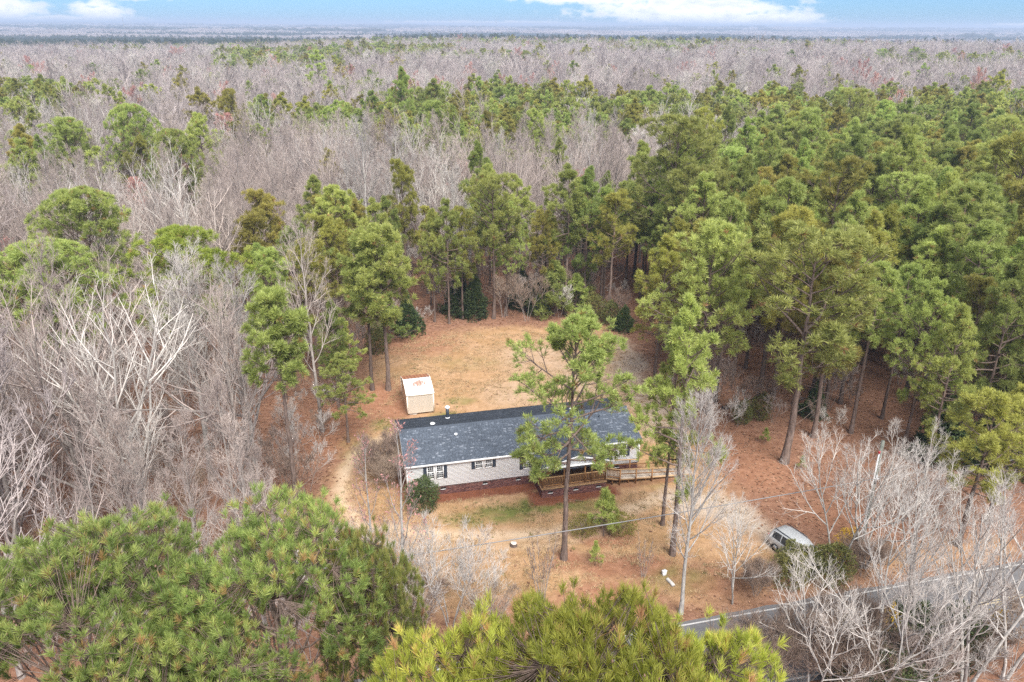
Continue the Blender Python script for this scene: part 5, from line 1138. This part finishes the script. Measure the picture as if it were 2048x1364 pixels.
for p, nm, lab, ms in ((True, 'far_pine_forest', 'scattered groves of dark pines far out over the grey woods', FP), (False, 'far_bare_forest', 'lavender grey hardwood forest far out', FB)):
    q = pine_f == p; n = q.sum(); s = r.normal(1.0, .12, n) * (.95 if p else 1); w = s * r.uniform(1.1, 1.5, n)
    pick = r.integers(0, 4, n)
    if not p: pick = np.where(r.random(n) < .02, 4, pick)
    scatter(nm, lab, np.stack([xf[q], yf[q], terr(xf[q], yf[q])], -1), np.stack([w, w, s], -1), pick, ms, 'forest')
# beyond: groves of many crowns as one piece
def grove(seed, pine):
    rr = np.random.default_rng(seed); g = Geo(); n = 16
    cx, cy = rr.uniform(-16, 16, n), rr.uniform(-16, 16, n); h = rr.normal(18, 2.2, n)
    for a, b, hh in zip(cx, cy, h):
        k = 110 if pine else 120; z = rr.random(k)
        rad = (3.6 * np.sqrt(np.clip(1 - (z * 1.05 - .15) ** 2, .03, 1)) if pine else 4.4 * np.sin(np.pi * np.clip(.2 + .72 * z, 0, 1))) * np.sqrt(rr.random(k)); az = rr.random(k) * 6.283
        pos = np.stack([a + rad * np.cos(az), b + rad * np.sin(az), hh * (.42 + .56 * z)], -1)
        d = nrm(np.stack([np.cos(az) * .5, np.sin(az) * .5, np.ones(k) * (.7 if pine else 1.3)], -1))
        tufts(g, pos, d, 3 if pine else 2, 1.1 if pine else 2.6, .75 if pine else .22, .1, 1.2 if pine else .5, rr, 0, np.clip(rr.random(k) * .8, 0, .8) if pine else rr.random(k), .2)
    return g.mesh('grove', [M['far_needle_shaded'] if pine else M['far_twig']])
GP = [grove(600 + i, True) for i in range(3)]; GB = [grove(610 + i, False) for i in range(3)]
bandL = [(-720, 1020), (-330, 1000), (-120, 880), (-60, 930), (-260, 1250), (-560, 1900), (-1300, 1900), (-820, 1200)]
bandM = [(32, 900), (100, 905), (120, 1010), (40, 1000)]; bandR = [(125, 900), (330, 960), (420, 1250), (190, 1300)]
def band(xa, ya): return np.maximum.reduce([poly_sd(xa, ya, b) for b in (bandL, bandM, bandR)]) + (fbm(xa / 40, ya / 40, 71) - .5) * 50
def far_zone(r0, r1, s, sc, zs, nm, lab):
    xa, ya = grid(-.8 * r1, .8 * r1, r0 * .68, r1, s, r); o_ = inview(xa, ya, 40, .95) & (np.hypot(xa, ya) > r0) & (np.hypot(xa, ya) < r1); xa, ya = xa[o_], ya[o_]
    bands = fbm(xa / 900 + 7, ya / 300, 41, 4) + .10 * (fbm(xa / 90, ya / 90, 42, 2) - .5)
    pn = (bands > .585) | (band(xa, ya) > 0)
    for p, ms in ((True, GP), (False, GB)):
        q = pn == p; n = q.sum(); w = sc * r.uniform(.85, 1.2, n); hh = zs * r.uniform(.85, 1.15, n) * (1.08 if p else .95)
        scatter(('distant_pine_woods' if p else 'distant_bare_woods'), (lab % ('dark pine' if p else 'pale leafless')), np.stack([xa[q], ya[q], terr(xa[q], ya[q]) - .5], -1), np.stack([w, w, hh], -1), r.integers(0, 3, n), ms, 'forest')
far_zone(1120, 3600, 26, .95, 1.0, 'mid', 'distant %s woods beyond the ridge')
far_zone(3600, 14500, 95, 3.3, 1.25, 'far', 'hazy %s woods near the horizon')

# the woods going on to both sides of the view
xo, yo = grid(-440, 440, 45, 420, 6.2, r); o_ = ~inview(xo, yo) & inview(xo, yo, 40, .95); o_ &= ~(((xo - RO[0]) * RN[0] + (yo - RO[1]) * RN[1] < 1.6) & ((xo - RO[0]) * RN[0] + (yo - RO[1]) * RN[1] > -7.5)); xo, yo = xo[o_], yo[o_]
po = r.random(len(xo)) < np.where((poly_sd(xo, yo, polyA) > 0) | (poly_sd(xo, yo, polyB) > 0) | (poly_sd(xo, yo, polyD) > 0), .9, .04)
for p, nm, lab, ms in ((True, 'pine_forest', 'green pines going on beyond the right side of the view', FP), (False, 'bare_forest', 'grey leafless hardwoods going on beyond the sides of the view', FB)):
    q = po == p; n = q.sum(); s = r.uniform(.8, 1.15, n); scatter(nm, lab, np.stack([xo[q], yo[q], terr(xo[q], yo[q])], -1), np.stack([s, s, s], -1), r.integers(0, 4, n), ms, 'forest')

# undergrowth of the woods, dry grass, leaf litter
UND = [make_bare(700 + i, 4, 'upright', 'grey_bark', ('grey_twig', 'brown_twig', 'pale_twig')[i], (7, 5, 4, 2), .011, 1.1, None, 1.3, (3, 4, 2)[i], .010, joined=True) for i in range(3)]
xu, yu = grid(-110, 110, 36, 170, 3.3, r); o_ = inview(xu, yu, 6) & (poly_sd(xu, yu, clearing) < -.6)
ro_ = (xu - RO[0]) * RN[0] + (yu - RO[1]) * RN[1]; o_ &= ~((ro_ < 1.3) & (ro_ > -7)) & (np.hypot(xu - 26, yu - 60) > 7.5) & ~((xu > 18) & (xu < 30) & (yu > 45) & (yu < 66)) & ~((xu > 12) & (yu < 66) & (yu > 50))
inA = (poly_sd(xu, yu, polyA) > -2) | (poly_sd(xu, yu, polyC) > -1); o_ &= ~(inA & (r.random(len(xu)) < .6)); xu, yu = xu[o_], yu[o_]
s = r.uniform(.5, 1.5, len(xu)); scatter('undergrowth', 'thin leafless saplings and brush on the forest floor', np.stack([xu, yu, terr(xu, yu)], -1), np.stack([s, s, s], -1), r.integers(0, 3, len(xu)), UND, 'undergrowth')
# clumps of dry grass on the lawn
def clump(seed, n, h, w, mats, spread):
    rr = np.random.default_rng(seed); g = Geo()
    a = rr.random(n) * 6.283; p = np.stack([rr.normal(0, spread, n), rr.normal(0, spread, n), np.zeros(n)], -1)
    d = nrm(np.stack([np.cos(a) * .8, np.sin(a) * .8, .5 + rr.random(n)], -1)); sd_ = np.stack([-np.sin(a), np.cos(a), 0 * a], -1) * w / 2
    V = np.stack([p + sd_, p + d * h * rr.uniform(.5, 1.2, n)[:, None], p - sd_], 1)
    g.add(V.reshape(-1, 3), np.arange(3 * n).reshape(-1, 3), 0, rr.random(n)); return g.mesh('grass_clump', mats)
def grass_m_(c0, c1):
    def f(t): return pbr(t, hsv(t, ramp(t, attr(t, 'tint'), [(0, c0), (1, c1)]), None, None, mth(t, 'ADD', .75, mth(t, 'MULTIPLY', orand(t), .5))), .9, .1)
    return f
GM = [mat('dry_grass', grass_m_((0.2422, 0.1594, 0.0765), (0.3952, 0.2932, 0.1785))), mat('green_grass', grass_m_((0.06375, 0.0765, 0.01912), (0.153, 0.1594, 0.04462))), mat('fallen_leaves', grass_m_((0.1275, 0.05738, 0.03188), (0.3187, 0.1913, 0.1211)))]
GC = [clump(800, 16, .13, .035, [GM[0]], .12), clump(801, 16, .17, .04, [GM[0]], .16), clump(802, 14, .14, .035, [GM[1]], .12)]
n = 26000; xg = r.uniform(-17, 24, n); yg = r.uniform(40, 99, n); sdg = poly_sd(xg, yg, clearing)
lu = (xg - HO[0]) * HU[0] + (yg - HO[1]) * HU[1]; lv = (xg - HO[0]) * HV[0] + (yg - HO[1]) * HV[1]
o_ = (sdg > 1.2 + 2 * r.random(n)) & ~((lu > -.6) & (lu < 21.4) & (lv > -.9) & (lv < 8.8)) & ~((lu > 10.2) & (lu < 25) & (lv > -3.2) & (lv < 0)) & (np.hypot(xg + 9.3, yg - 72.5) > 3) & ((xg - RO[0]) * RN[0] + (yg - RO[1]) * RN[1] > .8)
o_ &= fbm(xg / 1.6, yg / 1.6, 66, 3) > .43
nx, ny = xg, yg; n1 = fbm(nx / 2.2, ny / 2.2, 51, 4) - .5
gr_ = np.maximum.reduce([disc(-0.5, 53.4, 2.4, 1.3, .55), disc(2.2, 54.6, 1.8, 1.0, .6), disc(6.2, 54.8, 2.8, 1, .35) * .8, disc(-3.5, 52.6, 2.4, 1.2, .5) * .7, disc(-12.4, 68.5, 1.9, 1.2, .8) * .7, disc(-6.8, 70.3, 1.6, 1, .8) * .8, disc(-5.5, 73.8, 2, 1.2, .5) * .6])
pick = np.where(r.random(n) < gr_ * .9 + .025, 2, r.integers(0, 2, n)); s = r.uniform(.6, 1.3, n)
scatter('dry_grass', 'short dry straw coloured grass of the lawn', np.stack([xg, yg, 0 * xg], -1)[o_], np.stack([s, s, s], -1)[o_], pick[o_], GC, 'grass')
n = 42000; xl = r.uniform(-60, 60, n); yl = 37 + 88 * r.random(n) ** 1.2; sdl = poly_sd(xl, yl, clearing)
o_ = inview(xl, yl, 2) & ((sdl < 2.5 * r.random(n)) | (r.random(n) < .07)) & ((xl - RO[0]) * RN[0] + (yl - RO[1]) * RN[1] > .5) & ~((yl < 58) & (xl > -10) & (xl < 12) & (yl > 52)); xl, yl = xl[o_], yl[o_]; n = len(xl)
a = r.random(n) * 6.283; b = r.uniform(.05, .11, n); V = np.stack([np.stack([xl + np.cos(a + k * 1.571) * b * (1 if k % 2 else 1.5), yl + np.sin(a + k * 1.571) * b * (1 if k % 2 else 1.5), .035 + r.uniform(0, .05, n)], -1) for k in range(4)], 1)
g = Geo(); g.add(V.reshape(-1, 3), np.arange(4 * n).reshape(-1, 4), 0, r.random(n)); lo_ = g.obj('leaf_litter', [GM[2]], None, 'stuff'); lo_['label'] = 'brown fallen leaves and pine straw on the ground'; lo_['category'] = 'leaves'

# ------------------------------------------------------------------ haze: the air between here and the horizon
hz = Geo(); hz.box((-19000, -1500, -45), (19000, 19500, 72)); hm = bpy.data.materials.new('haze'); hm.use_nodes = True; t = hm.node_tree; t.nodes.clear()
pv = N(t, 'ShaderNodeVolumePrincipled'); pv.inputs['Color'].default_value = (.52, .63, .82, 1); pv.inputs['Density'].default_value = 2.5e-4; pv.inputs['Anisotropy'].default_value = .1
ho_ = N(t, 'ShaderNodeOutputMaterial'); t.links.new(pv.outputs[0], ho_.inputs['Volume'])
ho = hz.obj('haze', [hm], None, 'stuff'); ho['label'] = 'pale blue haze over the far woods'; ho['category'] = 'haze'
